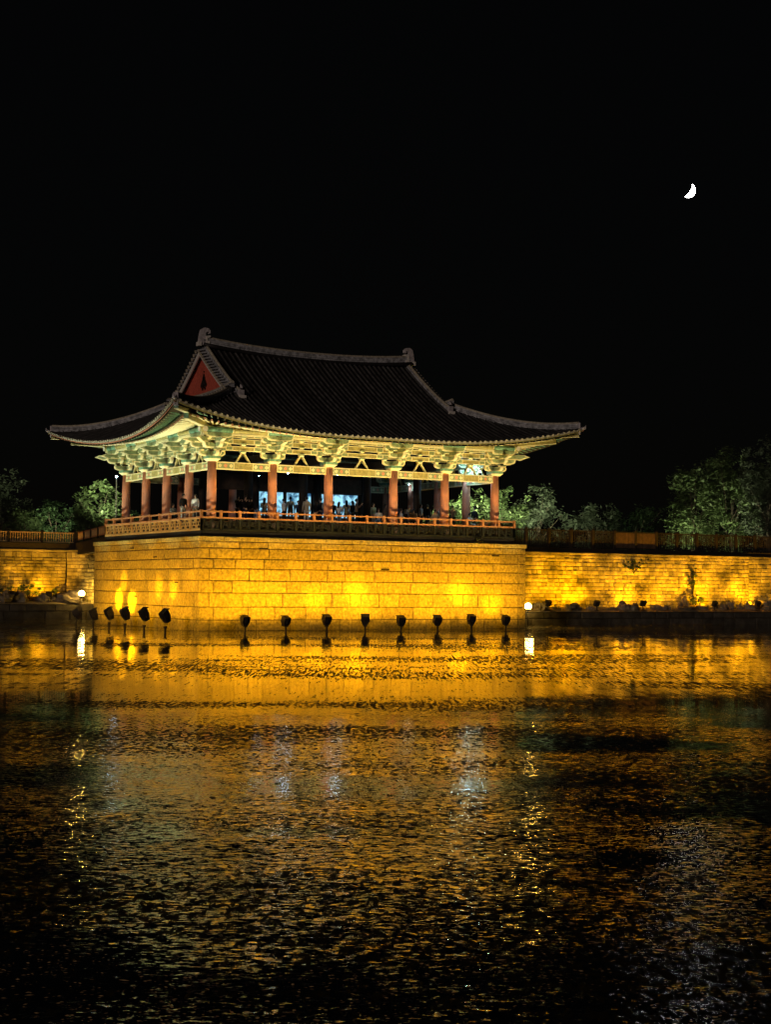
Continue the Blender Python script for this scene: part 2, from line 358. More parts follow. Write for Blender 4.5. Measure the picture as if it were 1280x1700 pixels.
# deck
db = MB(); db.box(.18, 23.55, .18, 17.3, 5.79, 6.12); db.build('deck_base', ['dark_wood'], PV)
db = MB(); db.box(.42, 23.3, .42, 17.0, 6.121, 6.72); db.build('deck_frame', ['dark_wood'], PV)
for i in range(24):
    v0 = .5+i*.68; db = MB(); db.box(.45, 23.3, v0+.01, v0+.67, 6.722, FL); db.build('floorboard', ['floor_wood'], PV)
for a in CU:
    for c_ in (CV[0], CV[4]):
        db = MB(); db.lathe((a, c_, 6.12), [(.34, 0), (.34, .66)], 10); db.build('column_base', ['dark_stone'], PV)
# columns (outer ring round, inner ring taller)
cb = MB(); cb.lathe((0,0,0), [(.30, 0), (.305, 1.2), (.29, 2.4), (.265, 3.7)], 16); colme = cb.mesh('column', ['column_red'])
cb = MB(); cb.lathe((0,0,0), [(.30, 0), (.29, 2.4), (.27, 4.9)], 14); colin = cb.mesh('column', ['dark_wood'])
ring = [(a, CV[0]) for a in CU] + [(CU[0], c_) for c_ in CV[1:]] + [(CU[5], c_) for c_ in CV[1:]] + [(a, CV[4]) for a in CU[1:5]]
for a, c_ in ring: put('column', colme, PV, (a, c_, FL))
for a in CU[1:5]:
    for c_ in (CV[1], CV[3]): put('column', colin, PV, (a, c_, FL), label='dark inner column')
# bracket pieces ---------------------------------------------------
def arm_mesh(L, hgt=.3, th=.2, beak=False, off=0):
    """boat shaped bracket arm along x, cream rim round the lower edge, green cheeks"""
    def prof(L_, h_, z_):
        e = L_/2; r = min(.34, e*.7); pts = [(-e, z_+h_)]
        for k in range(5):
            t = pi/2*k/4; pts.append((-e+r*(1-cos(t)), z_+h_*.62*(1-sin(t))))
        for k in range(4, -1, -1):
            t = pi/2*k/4; pts.append((e-r*(1-cos(t)), z_+h_*.62*(1-sin(t))))
        pts.append((e, z_+h_)); return pts
    m_ = MB()
    m_.prism([(x+off, y) for x, y in prof(L, hgt, 0)], (0,0,0), (1,0,0), (0,0,1), th, 1, 1)
    m_.prism([(x+off, y) for x, y in prof(L-.16, hgt-.075, .062)], (0,0,0), (1,0,0), (0,0,1), th+.016, 0, 0)
    return m_
def blk(mb_, x, y, z, s=.15, h=.19):
    mb_.taper(x, y, z, z+h*.45, s*.68, s*.68, s, s, 1); mb_.taper(x, y, z+h*.45, z+h, s, s, s, s, 0)
A12 = arm_mesh(1.7).mesh('bracket_arm', ['green', 'cream']); A22 = arm_mesh(2.5).mesh('bracket_arm', ['green', 'cream'])
A15 = arm_mesh(1.5).mesh('bracket_arm', ['green', 'cream']); A20 = arm_mesh(2.2).mesh('bracket_arm', ['green', 'cream'])
A16 = arm_mesh(1.8, .28).mesh('bracket_arm', ['green', 'cream'])
O1 = arm_mesh(1.5, .3, .22, off=.15).mesh('bracket_arm', ['green', 'cream']); O2 = arm_mesh(2.2, .3, .22, off=.35).mesh('bracket_arm', ['green', 'cream'])
def beak_mesh(L):
    m_ = MB(); pts = [(-.6, .3), (-.6, 0), (L-.7, 0), (L-.45, -.06), (L+.25, .16), (L-.1, .3)]
    m_.prism(pts, (0,0,0), (1,0,0), (0,0,1), .22, 1, 1)
    m_.prism([(-.5, .27), (-.5, .06), (L-.7, .06), (L-.42, .01), (L+.02, .16), (L-.15, .27)], (0,0,0), (1,0,0), (0,0,1), .236, 0, 0)
    m_.prism([(L-1.2, -.02), (L-.95, -.22), (L-.7, -.02)], (0,0,0), (1,0,0), (0,0,1), .2, 2, 1)
    return m_.mesh('bracket_tongue', ['green', 'cream', 'salmon'])
BK = beak_mesh(1.7); BKL = beak_mesh(2.2)
cbm = MB(); cbm.taper(0, 0, 0, .15, .26, .26, .42, .42, 1); cbm.taper(0, 0, .15, .32, .42, .42, .42, .42, 0); CAP = cbm.mesh('capital_block', ['teal', 'cream'])
b1 = MB(); blk(b1, 0, 0, 0); SB = b1.mesh('bearing_block', ['green', 'cream'])
hd = MB(); hd.tube([(0,0,0),(.12,0,0)], .17, 10, 0, capm=1); HEAD = hd.mesh('purlin_end', ['teal', 'plaster'])
def bracket(cx, cy, dirs):
    e = put('bracket', CAP, PV, (cx, cy, CT), label=None)
    for (nx, ny) in dirs:
        ang = atan2(ny, nx); t = ang+pi/2                        # outwards, along the wall
        def at(nn, aa, z): return (nx*nn-ny*aa, ny*nn+nx*aa, z)
        put('bracket_arm', A12, e, at(0,0,.32), t); put('bracket_arm', O1, e, (0,0,.322), ang)
        for s_ in (-.72, .72): put('bearing_block', SB, e, at(0,s_,.62), t)
        put('bearing_block', SB, e, at(.72,0,.62), t)
        put('bracket_arm', A22, e, at(0,0,.81), t); put('bracket_arm', A15, e, at(.62,0,.81), t); put('bracket_arm', O2, e, (0,0,.812), ang)
        for s_ in (-.62, .62): put('bearing_block', SB, e, at(.62,s_,1.11), t)
        for s_ in (-1.1, 1.1): put('bearing_block', SB, e, at(0,s_,1.11), t)
        put('bracket_tongue', BK, e, (0,0,1.12), ang)
        put('bracket_arm', A20, e, at(.62,0,1.27), t)
        put('bracket_arm', A16, e, at(1.05,0,1.42), t)
    if len(dirs) > 1:
        nx = dirs[0][0]+dirs[1][0]; ny = dirs[0][1]+dirs[1][1]; ang = atan2(ny, nx)
        put('bracket_arm', O2, e, (0,0,.815), ang); put('bracket_tongue', BKL, e, (0,0,1.124), ang)
        return e
for a, c_ in ring:
    d_ = []
    if c_ == CV[0]: d_.append((0,-1))
    if c_ == CV[4]: d_.append((0,1))
    if a == CU[0]: d_.append((-1,0))
    if a == CU[5]: d_.append((1,0))
    bracket(a, c_, d_)
# lintels, tie beams, frog leg struts, purlins
def lintel(p, q):
    p = Vector(p); q = Vector(q); L = (q-p).length; d = (q-p)/L; nn = Vector((d.y, -d.x, 0))
    m_ = MB(); m_.beam(p, q, .26, .46, 2); e = m_.build('lintel', ['green', 'cream', 'olive'], PV)
    for z_ in (-.215, .215):
        c_ = MB(); c_.beam(p+Vector((0,0,z_)), q+Vector((0,0,z_)), .29, .05, 1); c_.build('painted_border', ['green', 'cream'], e)
    w_ = min(1.15, L*.27)
    for (s0, s1) in ((.3, w_+.3), (L-w_-.3, L-.3)):
        c_ = MB()
        c_.beam(p+d*(s0-.03), p+d*(s1+.03), .282, .385, 1); c_.beam(p+d*(s0+.03), p+d*(s1-.03), .289, .33, 0)
        nq = 3
        for k in range(nq):                                      # little painted lozenges
            x = s0+(s1-s0)*(k+.5)/nq; r_ = .12
            c_.beam(p+d*(x-r_), p+d*(x+r_), .295, .13, 1 if k != 1 else 3); c_.beam(p+d*(x-r_*.45), p+d*(x+r_*.45), .299, .24, 1 if k != 1 else 3)
        c_.build('painted_panel', ['green', 'cream', 'olive', 'salmon'], e)
def strut(cx, cy, d):
    m_ = MB(); d = Vector(d)
    for s_ in (-1, 1):
        m_.beam(Vector((cx,cy,CT+.02))+d*.46*s_, Vector((cx,cy,CT+.60))+d*.07*s_, .12, .13, 0)
        m_.beam(Vector((cx,cy,CT-.02))+d*.50*s_, Vector((cx,cy,CT+.56))+d*.13*s_, .14, .045, 1)
    e = m_.build('frog_leg_strut', ['olive', 'cream'], PV)
    for z_ in (.58, 1.06, 1.50): put('bearing_block', SB, e, (cx, cy, CT+z_), scale=(1.13, 1.13, .85))
def side(p0, p1, nrm, cols):
    """beams over one facade; p0..p1 from corner to corner column"""
    p0 = Vector(p0); p1 = Vector(p1); d = (p1-p0).normalized(); nn = Vector(nrm)
    for (z0, z1, off, name, ext) in ((11.24, 11.52, 0, 'tie_beam', 1.2), (11.66, 11.98, .0, 'tie_beam', 1.2), (12.06, 12.3, .0, 'tie_beam', 1.2)):
        m_ = MB(); zc_ = (z0+z1)/2
        m_.beam(p0-d*ext*.2+Vector((0,0,zc_))+nn*off, p1+d*ext*.2+Vector((0,0,zc_))+nn*off, .2, z1-z0, 2)
        for z_ in (z0+.02, z1-.02): m_.beam(p0+Vector((0,0,z_))+nn*off, p1+Vector((0,0,z_))+nn*off, .23, .045, 1)
        e = m_.build(name, ['green', 'cream', 'olive'], PV)
        for k in range(len(cols)-1):
            x0, x1 = cols[k], cols[k+1]
            for (a, b_) in ((x0+.9, x0+1.35), (x1-1.35, x1-.9)):
                c_ = MB(); c_.beam(p0+d*(a-.03)+Vector((0,0,zc_)), p0+d*(b_+.03)+Vector((0,0,zc_)), .236, z1-z0-.03, 1)
                c_.beam(p0+d*(a+.03)+Vector((0,0,zc_)), p0+d*(b_-.03)+Vector((0,0,zc_)), .243, z1-z0-.1, 0)
                c_.build('painted_panel', ['green', 'cream'], e)
    # round purlins, outer row on the tongues
    m_ = MB(); z_ = 12.38; of = 1.05
    P0 = p0-d*1.35+nn*of+Vector((0,0,z_)); P1 = p1+d*1.35+nn*of+Vector((0,0,z_))
    m_.tube([P0, P1], .175, 12, 2, capm=3)
    for k in range(len(cols)):
        c0 = p0+d*cols[k]+nn*of+Vector((0,0,z_))
        a = c0-d*.9; b_ = c0+d*.9
        m_.tube([a, b_], .182, 12, 0, cap=True)
        for q in (a, b_): m_.tube([q-d*.03, q+d*.03], .19, 12, 1)
    m_.build('purlin', ['teal', 'cream', 'olive', 'plaster'], PV)
    m_ = MB(); m_.beam(p0-d*1.2+nn*of+Vector((0,0,z_-.24)), p1+d*1.2+nn*of+Vector((0,0,z_-.24)), .16, .12, 1); m_.build('purlin_board', ['green', 'cream'], PV)
    for k in range(len(cols)-1):
        a = p0+d*cols[k]; b_ = p0+d*cols[k+1]
        zz = Vector((0,0,10.26)); lintel(a+zz, b_+zz)
        strut((a.x+b_.x)/2, (a.y+b_.y)/2, d)
fu = [c_-CU[0] for c_ in CU]; fv = [c_-CV[0] for c_ in CV]
side((CU[0],CV[0],0), (CU[5],CV[0],0), (0,-1,0), fu)
side((CU[0],CV[0],0), (CU[0],CV[4],0), (-1,0,0), fv)
side((CU[0],CV[4],0), (CU[5],CV[4],0), (0,1,0), fu)
side((CU[5],CV[0],0), (CU[5],CV[4],0), (1,0,0), fv)
# inner beams, dark ceiling
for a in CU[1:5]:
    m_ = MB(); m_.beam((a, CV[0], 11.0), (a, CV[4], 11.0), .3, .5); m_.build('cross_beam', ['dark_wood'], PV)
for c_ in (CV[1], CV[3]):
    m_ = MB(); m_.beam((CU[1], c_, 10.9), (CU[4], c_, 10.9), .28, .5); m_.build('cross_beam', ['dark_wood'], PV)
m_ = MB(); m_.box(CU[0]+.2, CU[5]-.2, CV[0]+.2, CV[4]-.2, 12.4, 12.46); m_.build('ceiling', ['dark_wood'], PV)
m_ = MB(); m_.box(CU[1], CU[4], CV[3]-.06, CV[3]+.06, 9.55, 10.65)
m_.build('partition_board', ['brown'], PV)

# ---- roof
EU, EV = 15.05, 11.9
def kx(x): return max(0, 1-x/12)**2
def Zr(d, x): return 11.92+.38*d+.0163*d*d + 1.8*kx(x)*max(0, 1-d/8)
def d0(x): return .9*(1-kx(x))
def RP(sd_, a, d):
    """point of the roof skin: side, place along the eave, distance in from the corner line"""
    if sd_ in 'fb':
        x = EU-abs(a-UC); v = VC-EV+d if sd_ == 'f' else VC+EV-d
        return Vector((a, v, Zr(d, x)))
    x = EV-abs(a-VC); u = UC-EU+d if sd_ == 'l' else UC+EU-d
    return Vector((u, a, Zr(d, x)))
GU = 8.4                                                       # half length of the gable part
def xof(sd_, a): return EU-abs(a-UC) if sd_ in 'fb' else EV-abs(a-VC)
def dmax(sd_, a, x):
    if sd_ in 'fb': return EV if abs(a-UC) <= GU else x
    return min(x, 7.2)
rf = MB()
def strip(sd_, As, off=0, dmx=None, mb_=rf, mi=0, start=None, n_=14):
    rows = []
    for a in As:
        x = xof(sd_, a); st = d0(x) if start is None else d0(x)+start(x)
        dm = dmax(sd_, a, x) if dmx is None else min(dmx, x)
        dm = max(dm, st+1e-4)
        rows.append([RP(sd_, a, st+(dm-st)*j/n_)+Vector((0,0,off)) for j in range(n_+1)])
    vs = [p for r in rows for p in r]; m1 = n_+1; fs = []
    for i in range(len(rows)-1):
        for j in range(n_): fs.append((i*m1+j, (i+1)*m1+j, (i+1)*m1+j+1, i*m1+j+1))
    if sd_ in 'br' : fs = [tuple(reversed(f)) for f in fs]
    if sd_ in 'lr': fs = [tuple(reversed(f)) for f in fs]
    mb_.add(vs, fs, mi, True)
lin = lambda a, b_, n_: [a+(b_-a)*i/n_ for i in range(n_+1)]
for s_ in 'fb':
    strip(s_, lin(UC-GU, UC+GU, 24)); strip(s_, lin(UC-EU, UC-GU-.001, 16)); strip(s_, lin(UC+GU+.001, UC+EU, 16))
for s_ in 'lr': strip(s_, lin(VC-EV, VC+EV, 44))
roof = rf.build('roof', ['tile'], PV)
# thickness edge of the eave: drip tiles and eave board
for s_ in 'flbr':
    cc, ee = (UC, EU) if s_ in 'fb' else (VC, EV)
    m_ = MB(); As = lin(cc-ee, cc+ee, 60)
    for (o0, o1, dd0, dd1, mi) in ((0, -.10, 0, .0, 0), (-.10, -.2, .08, .08, 1)):
        top = [RP(s_, a, d0(xof(s_, a))+dd0)+Vector((0,0,o0)) for a in As]; bot = [RP(s_, a, d0(xof(s_, a))+dd1)+Vector((0,0,o1)) for a in As]
        m_.add(top+bot, [(i, i+1, len(As)+i+1, len(As)+i) for i in range(len(As)-1)], mi)
    m_.build('eave_board', ['tile_edge_lit', 'salmon' if s_ in 'lr' else 'olive'], roof)
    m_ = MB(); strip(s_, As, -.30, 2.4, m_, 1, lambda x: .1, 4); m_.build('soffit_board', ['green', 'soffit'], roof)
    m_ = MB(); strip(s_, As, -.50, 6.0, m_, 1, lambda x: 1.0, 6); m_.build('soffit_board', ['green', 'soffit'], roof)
# cover tile rows
def half_tube(m_, path, r, mi=0, n_=5, capm=1):
    vs = []; N = len(path)
    for i, p in enumerate(path):
        d = (path[min(i+1,N-1)]-path[max(i-1,0)]).normalized(); a = d.cross(Vector((0,0,1))).normalized(); b_ = a.cross(d)
        for k in range(n_+1):
            t = pi*k/n_; vs.append(p+a*cos(t)*r+b_*sin(t)*r*1.1)
    q = n_+1
    m_.add(vs, [(i*q+k, i*q+k+1, (i+1)*q+k+1, (i+1)*q+k) for i in range(N-1) for k in range(n_)], mi, True)
    # round end tile
    p = path[0]; d = (path[0]-path[1]).normalized(); a = d.cross(Vector((0,0,1))).normalized(); b_ = a.cross(d)
    c = p+d*.02
    ring_ = [c+a*cos(2*pi*k/8)*r*1.15+b_*sin(2*pi*k/8)*r*1.15 for k in range(8)]
    ring2 = [c-d*.07+a*cos(2*pi*k/8)*r*1.15+b_*sin(2*pi*k/8)*r*1.15 for k in range(8)]
    m_.add(ring_+ring2, [tuple(range(8))]+[(k, 8+k, 8+(k+1) % 8, (k+1) % 8) for k in range(8)], capm)
def rowpath(s_, a):
    x = xof(s_, a); st = d0(x)-.05; dm = dmax(s_, a, x)-.05; L = dm-st
    n_ = max(2, int(L/1.0)); return [RP(s_, a, st+L*i/n_)+Vector((0,0,.01)) for i in range(n_+1)]
rest = MB()
for s_ in 'flbr':
    cc, ee = (UC, EU) if s_ in 'fb' else (VC, EV); nr = round(2*ee/.40)
    for i in range(1, nr):
        a = cc-ee+2*ee*i/nr
        if xof(s_, a) < .35: continue
        if s_ in 'fl':
            m_ = MB(); half_tube(m_, rowpath(s_, a), .080); m_.build('tile_row', ['tile_row', 'tile_edge_lit'], roof)
        else: half_tube(rest, rowpath(s_, a), .095)
rest.build('rear_tile_rows', ['tile_row', 'tile_edge_lit'], roof, kind='stuff')
# rafters and flying rafters, fanned at the corners
for s_ in 'flbr':
    cc, ee = (UC, EU) if s_ in 'fb' else (VC, EV); nr = round(2*ee/.48); allr = MB(); allf = MB()
    cin = 10.65 if s_ in 'fb' else 7.5
    for i in range(1, nr):
        a = cc-ee+2*ee*(i-.5)/nr
        sg = 1 if a > cc else -1; x = xof(s_, a)
        if x < 1.2: continue
        def inner(a_, dd):                                      # place along a line fanning back to the corner column
            over = abs(a_-cc)-(cin-.6)
            if over <= 0: return a_
            t = (dd)/(4.4); return cc+sg*((cin-.6)+over*(1-min(1, t)*.82))
        de = d0(x)+1.15
        P0 = RP(s_, a, de); P0.z -= .60
        a2 = inner(a, 4.6); P1 = RP(s_, a2, 4.9); P1.z = 12.70 + .25*kx(x)
        m_ = MB(); m_.tube([P0, P1], .07, 8, 0, capm=1)
        de2 = d0(x)+.22; Q0 = RP(s_, a, de2); Q0.z -= .27; a3 = inner(a, 2.0); Q1 = RP(s_, a3, d0(x)+1.9); Q1.z -= .50
        m2 = MB(); m2.beam(Q0, Q1, .09, .11, 0, caps=1)
        if s_ in 'fl':
            m_.build('rafter', ['cream', 'salmon'], roof); m2.build('flying_rafter', ['teal', 'cream'], roof)
        else:
            allr.v, allr.f, allr.m, allr.sm = allr.v, allr.f, allr.m, allr.sm
            allr.add(m_.v, m_.f, m_.m, True); allf.add(m2.v, m2.f, m2.m)
    if s_ in 'br':
        allr.build('rear_rafters', ['cream', 'salmon'], roof, kind='stuff'); allf.build('rear_flying_rafters', ['teal', 'cream'], roof, kind='stuff')
# corner beams
for su in (-1, 1):
    for sv in (-1, 1):
        def HP(d, dz): return Vector((UC+su*(EU-d), VC+sv*(EV-d), Zr(d, d)+dz))
        c0 = Vector((UC+su*10.65, VC+sv*7.5, 12.6))
        m_ = MB(); e_ = HP(1.35, -.72); m_.beam(c0, e_, .30, .36, 0, caps=2); m_.beam(c0-Vector((0,0,.2)), e_-Vector((0,0,.2)), .31, .05, 1); m_.build('corner_beam', ['olive', 'cream', 'teal'], roof)
        m_ = MB(); e_ = HP(.25, -.36); m_.beam(HP(3.2, -.72), e_, .26, .32, 0, caps=2); m_.beam(HP(3.2, -.90), e_-Vector((0,0,.18)), .27, .05, 1); m_.build('corner_beam', ['olive', 'cream', 'teal'], roof)
# ridges
def ridge(path, w_, h_, layers, name, end_white=False, lift=0):
    m_ = MB()
    for i in range(len(path)-1):
        p, q = path[i], path[i+1]
        for l in range(layers):
            ww = w_*(1.0 if l % 2 == 0 else .82); z0 = h_*l/layers; z1 = h_*(l+1)/layers-.012
            d = (q-p); sd_ = Vector((d.y, -d.x, 0)).normalized()*ww/2
            vs = [p-sd_+Vector((0,0,z0)), p+sd_+Vector((0,0,z0)), p+sd_+Vector((0,0,z1)), p-sd_+Vector((0,0,z1)),
                  q-sd_+Vector((0,0,z0)), q+sd_+Vector((0,0,z0)), q+sd_+Vector((0,0,z1)), q-sd_+Vector((0,0,z1))]
            m_.add(vs, [(0,1,2,3),(7,6,5,4),(0,4,5,1),(1,5,6,2),(2,6,7,3),(3,7,4,0)], 0)
    m_.tube([p+Vector((0,0,h_+.03)) for p in path], .10, 8, 1)
    return m_.build(name, ['ridge', 'tile_edge_lit'], roof)
zr_ = Zr(EV, 12)
rp = [Vector((UC+s, VC, zr_-.15+.42*(abs(s)/8)**2.2)) for s in lin(-8.2, 8.2, 16)]
ridge(rp, .38, .50, 4, 'main_ridge')
sk = MB()                                                       # saddle between skin and lifted ridge
for s in (-1, 1): sk.tube([Vector((p.x, VC+s*.26, p.z-.02)) for p in rp], .14, 8, 0)
sk.build('ridge_skirt', ['tile'], roof)
for s_ in (-1, 1):
    P_ = rp[0] if s_ < 0 else rp[-1]
    m_ = MB(); m_.prism([(-.34,-.05),(.34,-.05),(.36,.35),(.22,.62),(.20,.92),(.34,1.06),(.50,1.00),(.44,.86),(.60,.92),(.62,1.12),(.44,1.30),(.10,1.34),(-.16,1.18),(-.26,.8),(-.32,.4)], P_, Vector((-s_*.85,0,0)), Vector((0,0,.86)), .32)
    m_.build('ridge_ornament', ['ornament'], roof)
    m_ = MB()
    m_.prism([(.18,.0),(.46,.0),(.46,.22),(.30,.22),(.30,.42),(.5,.5),(.5,.62),(.18,.56)], P_+Vector((0,0,.02)), Vector((-s_,0,0)), Vector((0,0,1)), .44)
    m_.box(P_.x-.36 if s_ < 0 else P_.x+.16, P_.x-.16 if s_ < 0 else P_.x+.36, VC-.24, VC+.24, P_.z-.12, P_.z+.16)
    m_.build('ornament_plaster', ['plaster'], roof)
    ue = UC+s_*(GU-.42)
    for t_ in 'fb':
        sg = -1 if t_ == 'f' else 1
        vp = [RP(t_, ue, d) for d in lin(6.15, EV-.1, 10)]
        ridge(vp, .28, .32, 3, 'verge_ridge')
        e_ = vp[0]; dv = sg
        m_ = MB(); m_.box(e_.x-.17, e_.x+.17, min(e_.y, e_.y+dv*.26), max(e_.y, e_.y+dv*.26), e_.z-.1, e_.z+.40)
        m_.tube([(e_.x, e_.y+dv*.16, e_.z+.5), (e_.x, e_.y+dv*.16, e_.z+.66), (e_.x, e_.y+dv*.02, e_.z+.78)], [.12, .10, .04], 8)
        m_.build('ridge_ornament', ['ornament'], roof)
        m_ = MB(); m_.box(e_.x-.25, e_.x+.25, min(e_.y+dv*.30, e_.y+dv*.40), max(e_.y+dv*.30, e_.y+dv*.40), e_.z-.16, e_.z+.04); m_.build('ornament_plaster', ['plaster'], roof)
        # short verge tiles hanging over the gable, their own little ridge line of ends
        m_ = MB()
        for d in lin(6.5, EV-.25, 17):
            p = RP(t_, ue, d)
            half_tube(m_, [Vector((p.x+s_*.62, p.y, p.z-.02)), Vector((p.x+s_*.1, p.y, p.z+.10))], .10)
        m_.build('verge_tiles', ['ridge', 'tile_edge_lit'], roof)
        # bargeboard
        bb = MB(); ub = UC+s_*(GU+.02); pts = lin(5.9, EV, 10)
        top = [RP(t_, UC, d)+Vector((0,0,-.10)) for d in pts]; bot = [RP(t_, UC, d)+Vector((0,0,-.46)) for d in pts]
        vs = [(ub, p.y, p.z) for p in top]+[(ub, p.y, p.z) for p in bot]+[(ub-s_*.08, p.y, p.z) for p in top]+[(ub-s_*.08, p.y, p.z) for p in bot]; q = len(pts)
        fs = []
        for i in range(q-1): fs += [(i, i+1, q+i+1, q+i), (2*q+i+1, 2*q+i, 3*q+i, 3*q+i+1), (q+i, q+i+1, 3*q+i+1, 3*q+i), (i+1, i, 2*q+i, 2*q+i+1)]
        bb.add(vs, fs); bb.build('bargeboard', ['plaster'], roof)
    # gable wall of upright planks
    ug = UC+s_*(GU-.42); zb = 14.85; npk = 16
    for i in range(npk):
        v0 = VC-5.2+10.4*i/npk; v1 = v0+10.4/npk-.02
        def topz(v): return Zr(EV-abs(v-VC), 12)-.15
        if max(topz(v0), topz(v1)) < zb+.1: continue
        m_ = MB(); pr = .012*(i % 2)
        m_.prism([(v0, zb), (v1, zb), (v1, max(zb+.02, topz(v1)))] + ([(VC, topz(VC))] if v0 < VC < v1 else []) + [(v0, max(zb+.02, topz(v0)))], (ug+s_*pr, 0, 0), (0,1,0), (0,0,1), .06)
        m_.build('gable_plank', ['gable_red'], roof)
    m_ = MB()                                                    # dark hanging ornament on the gable
    for (yy, zz, w_) in ((0, 16.95, .10), (0, 16.75, .22), (0, 16.50, .34), (-.35, 16.3, .16), (.35, 16.3, .16), (0, 16.25, .14), (-.2, 16.05, .1), (.2, 16.05, .1), (0, 17.2, .05)):
        m_.prism([(-w_,0),(0,-w_*1.2),(w_,0),(0,w_*1.2)], (ug+s_*.09, VC+yy, zz), (0,1,0), (0,0,1), .05)
    m_.build('gable_pendant', ['dark_wood'], roof)
    # ridge along the foot of the gable, sagging in the middle
    gp = [Vector((ug+s_*.42, VC+v, Zr(6.75, 11)-.02+.30*(abs(v)/5.2)**2)) for v in lin(-5.5, 5.5, 12)]
    ridge(gp, .28, .30, 3, 'gable_foot_ridge')
    m_ = MB()
    for v in lin(-5.1, 5.1, 26): 
        z_ = Zr(6.75, 11)+.30*(abs(v)/5.2)**2
        half_tube(m_, [Vector((ug+s_*.85, VC+v, z_-.04)), Vector((ug+s_*.5, VC+v, z_+.1))], .09)
    m_.build('gable_foot_tiles', ['tile', 'tile_edge_lit'], roof)
    # hip ridges
    for sg in (-1, 1):
        hp = [Vector((UC+s_*(EU-d), VC+sg*(EV-d), Zr(d, d)+.02)) for d in lin(.25, 6.45, 12)]
        ridge(hp, .27, .36, 3, 'hip_ridge')
        p = hp[0]; m_ = MB(); dr = Vector((s_, sg, 0)).normalized()
        m_.beam(p-dr*.02, p+dr*.10, .30, .8, 0, caps=0)
        m_.build('ornament_plaster', ['ornament'], roof)
        m_ = MB(); m_.tube([p+dr*.1-Vector((0,0,.05)), p+dr*.42+Vector((0,0,.06)), p+dr*.50+Vector((0,0,.26))], [.13, .10, .03], 8); m_.build('ridge_ornament', ['ornament'], roof)
        m_ = MB()                                                # plaster scallops under the hip ridge
        for d in lin(.9, 6.2, 12):
            q = Vector((UC+s_*(EU-d), VC+sg*(EV-d), Zr(d, d)))
            pn = Vector((-sg*s_, 1, 0)).normalized()
            for k in (-1, 1): m_.sphere(q+pn*k*.19+Vector((0,0,.04)), .075, 6, 4)
        m_.build('ridge_scallops', ['ridge'], roof)

# ---- railing round the deck
def railing(p, q, nrm, seg, mats_lat, side_='f'):
    p = Vector(p); q = Vector(q); L = (q-p).length; d = (q-p)/L; nn = Vector(nrm)
    Z = lambda z_: Vector((0,0,z_))
    base = MB(); base.beam(p+Z(7.33), q+Z(7.33), .11, .09); e = base.build('railing', ['rail_wood'], PV)
    m_ = MB(); m_.beam(p+Z(6.95), q+Z(6.95), .12, .10); m_.build('middle_rail', ['rail_wood'], e)
    m_ = MB(); m_.beam(p+Z(6.20), q+Z(6.20), .12, .10); m_.build('bottom_rail', [mats_lat], e)
    k = max(1, round(L/seg))
    pm = MB(); pm.box(-.06, .06, -.06, .06, 6.15, 6.9); 
    up_ = MB(); up_.beam((0,0,6.9), (0,0,7.42), .15, .17, upv=(1,0,0)); upm = up_.mesh('baluster_post', ['rail_wood'])
    pmm = pm.mesh('post', [mats_lat])
    for i in range(k+1):
        c_ = p+d*(L*i/k); put('post', pmm, e, (c_.x, c_.y, 0)); put('baluster_post', upm, e, (c_.x, c_.y, 0))
    # fret panel of interlocking bars
    fr = MB(); w_ = L/k; t = .05
    x0, x1, z0, z1 = .10, w_-.10, 6.28, 6.88; H_ = z1-z0
    def hb(a, b_, z_): fr.box(a, b_, -.03, .03, z_-t/2, z_+t/2)
    def vb(x, a, b_): fr.box(x-t/2, x+t/2, -.026, .026, a, b_)
    W2 = (x1-x0)
    for hx in (x0, x0+W2/2):
        w2 = W2/2-.04
        hb(hx, hx+w2, z1); hb(hx, hx+w2, z0)
        vb(hx+.025, z0, z1); vb(hx+w2-.025, z0, z1)
        hb(hx+w2*.25, hx+w2*.75, z0+H_*.66); hb(hx+w2*.25, hx+w2*.75, z0+H_*.33)
        vb(hx+w2*.5, z0+H_*.33, z0+H_*.66); vb(hx+w2*.25, z0+H_*.66, z1); vb(hx+w2*.75, z0, z0+H_*.33)
    fm = fr.mesh('fret_panel', [mats_lat])
    for i in range(k):
        c_ = p+d*(L*i/k); put('fret_panel', fm, e, (c_.x, c_.y, 0), atan2(d.y, d.x))
    return e
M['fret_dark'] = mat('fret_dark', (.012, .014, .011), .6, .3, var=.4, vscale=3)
M['fret_gold_lit'] = mat('fret_gold_lit', (.42, .26, .09), .6, .3, var=.2, vscale=5)  # gold lamplight on the left lattice is put into the colour
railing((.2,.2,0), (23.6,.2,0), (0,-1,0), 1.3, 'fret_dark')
railing((.2,.2,0), (.2,17.3,0), (-1,0,0), 1.75, 'fret_gold_lit')
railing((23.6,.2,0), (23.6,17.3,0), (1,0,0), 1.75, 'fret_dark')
railing((.2,17.3,0), (23.6,17.3,0), (0,1,0), 1.3, 'fret_dark')

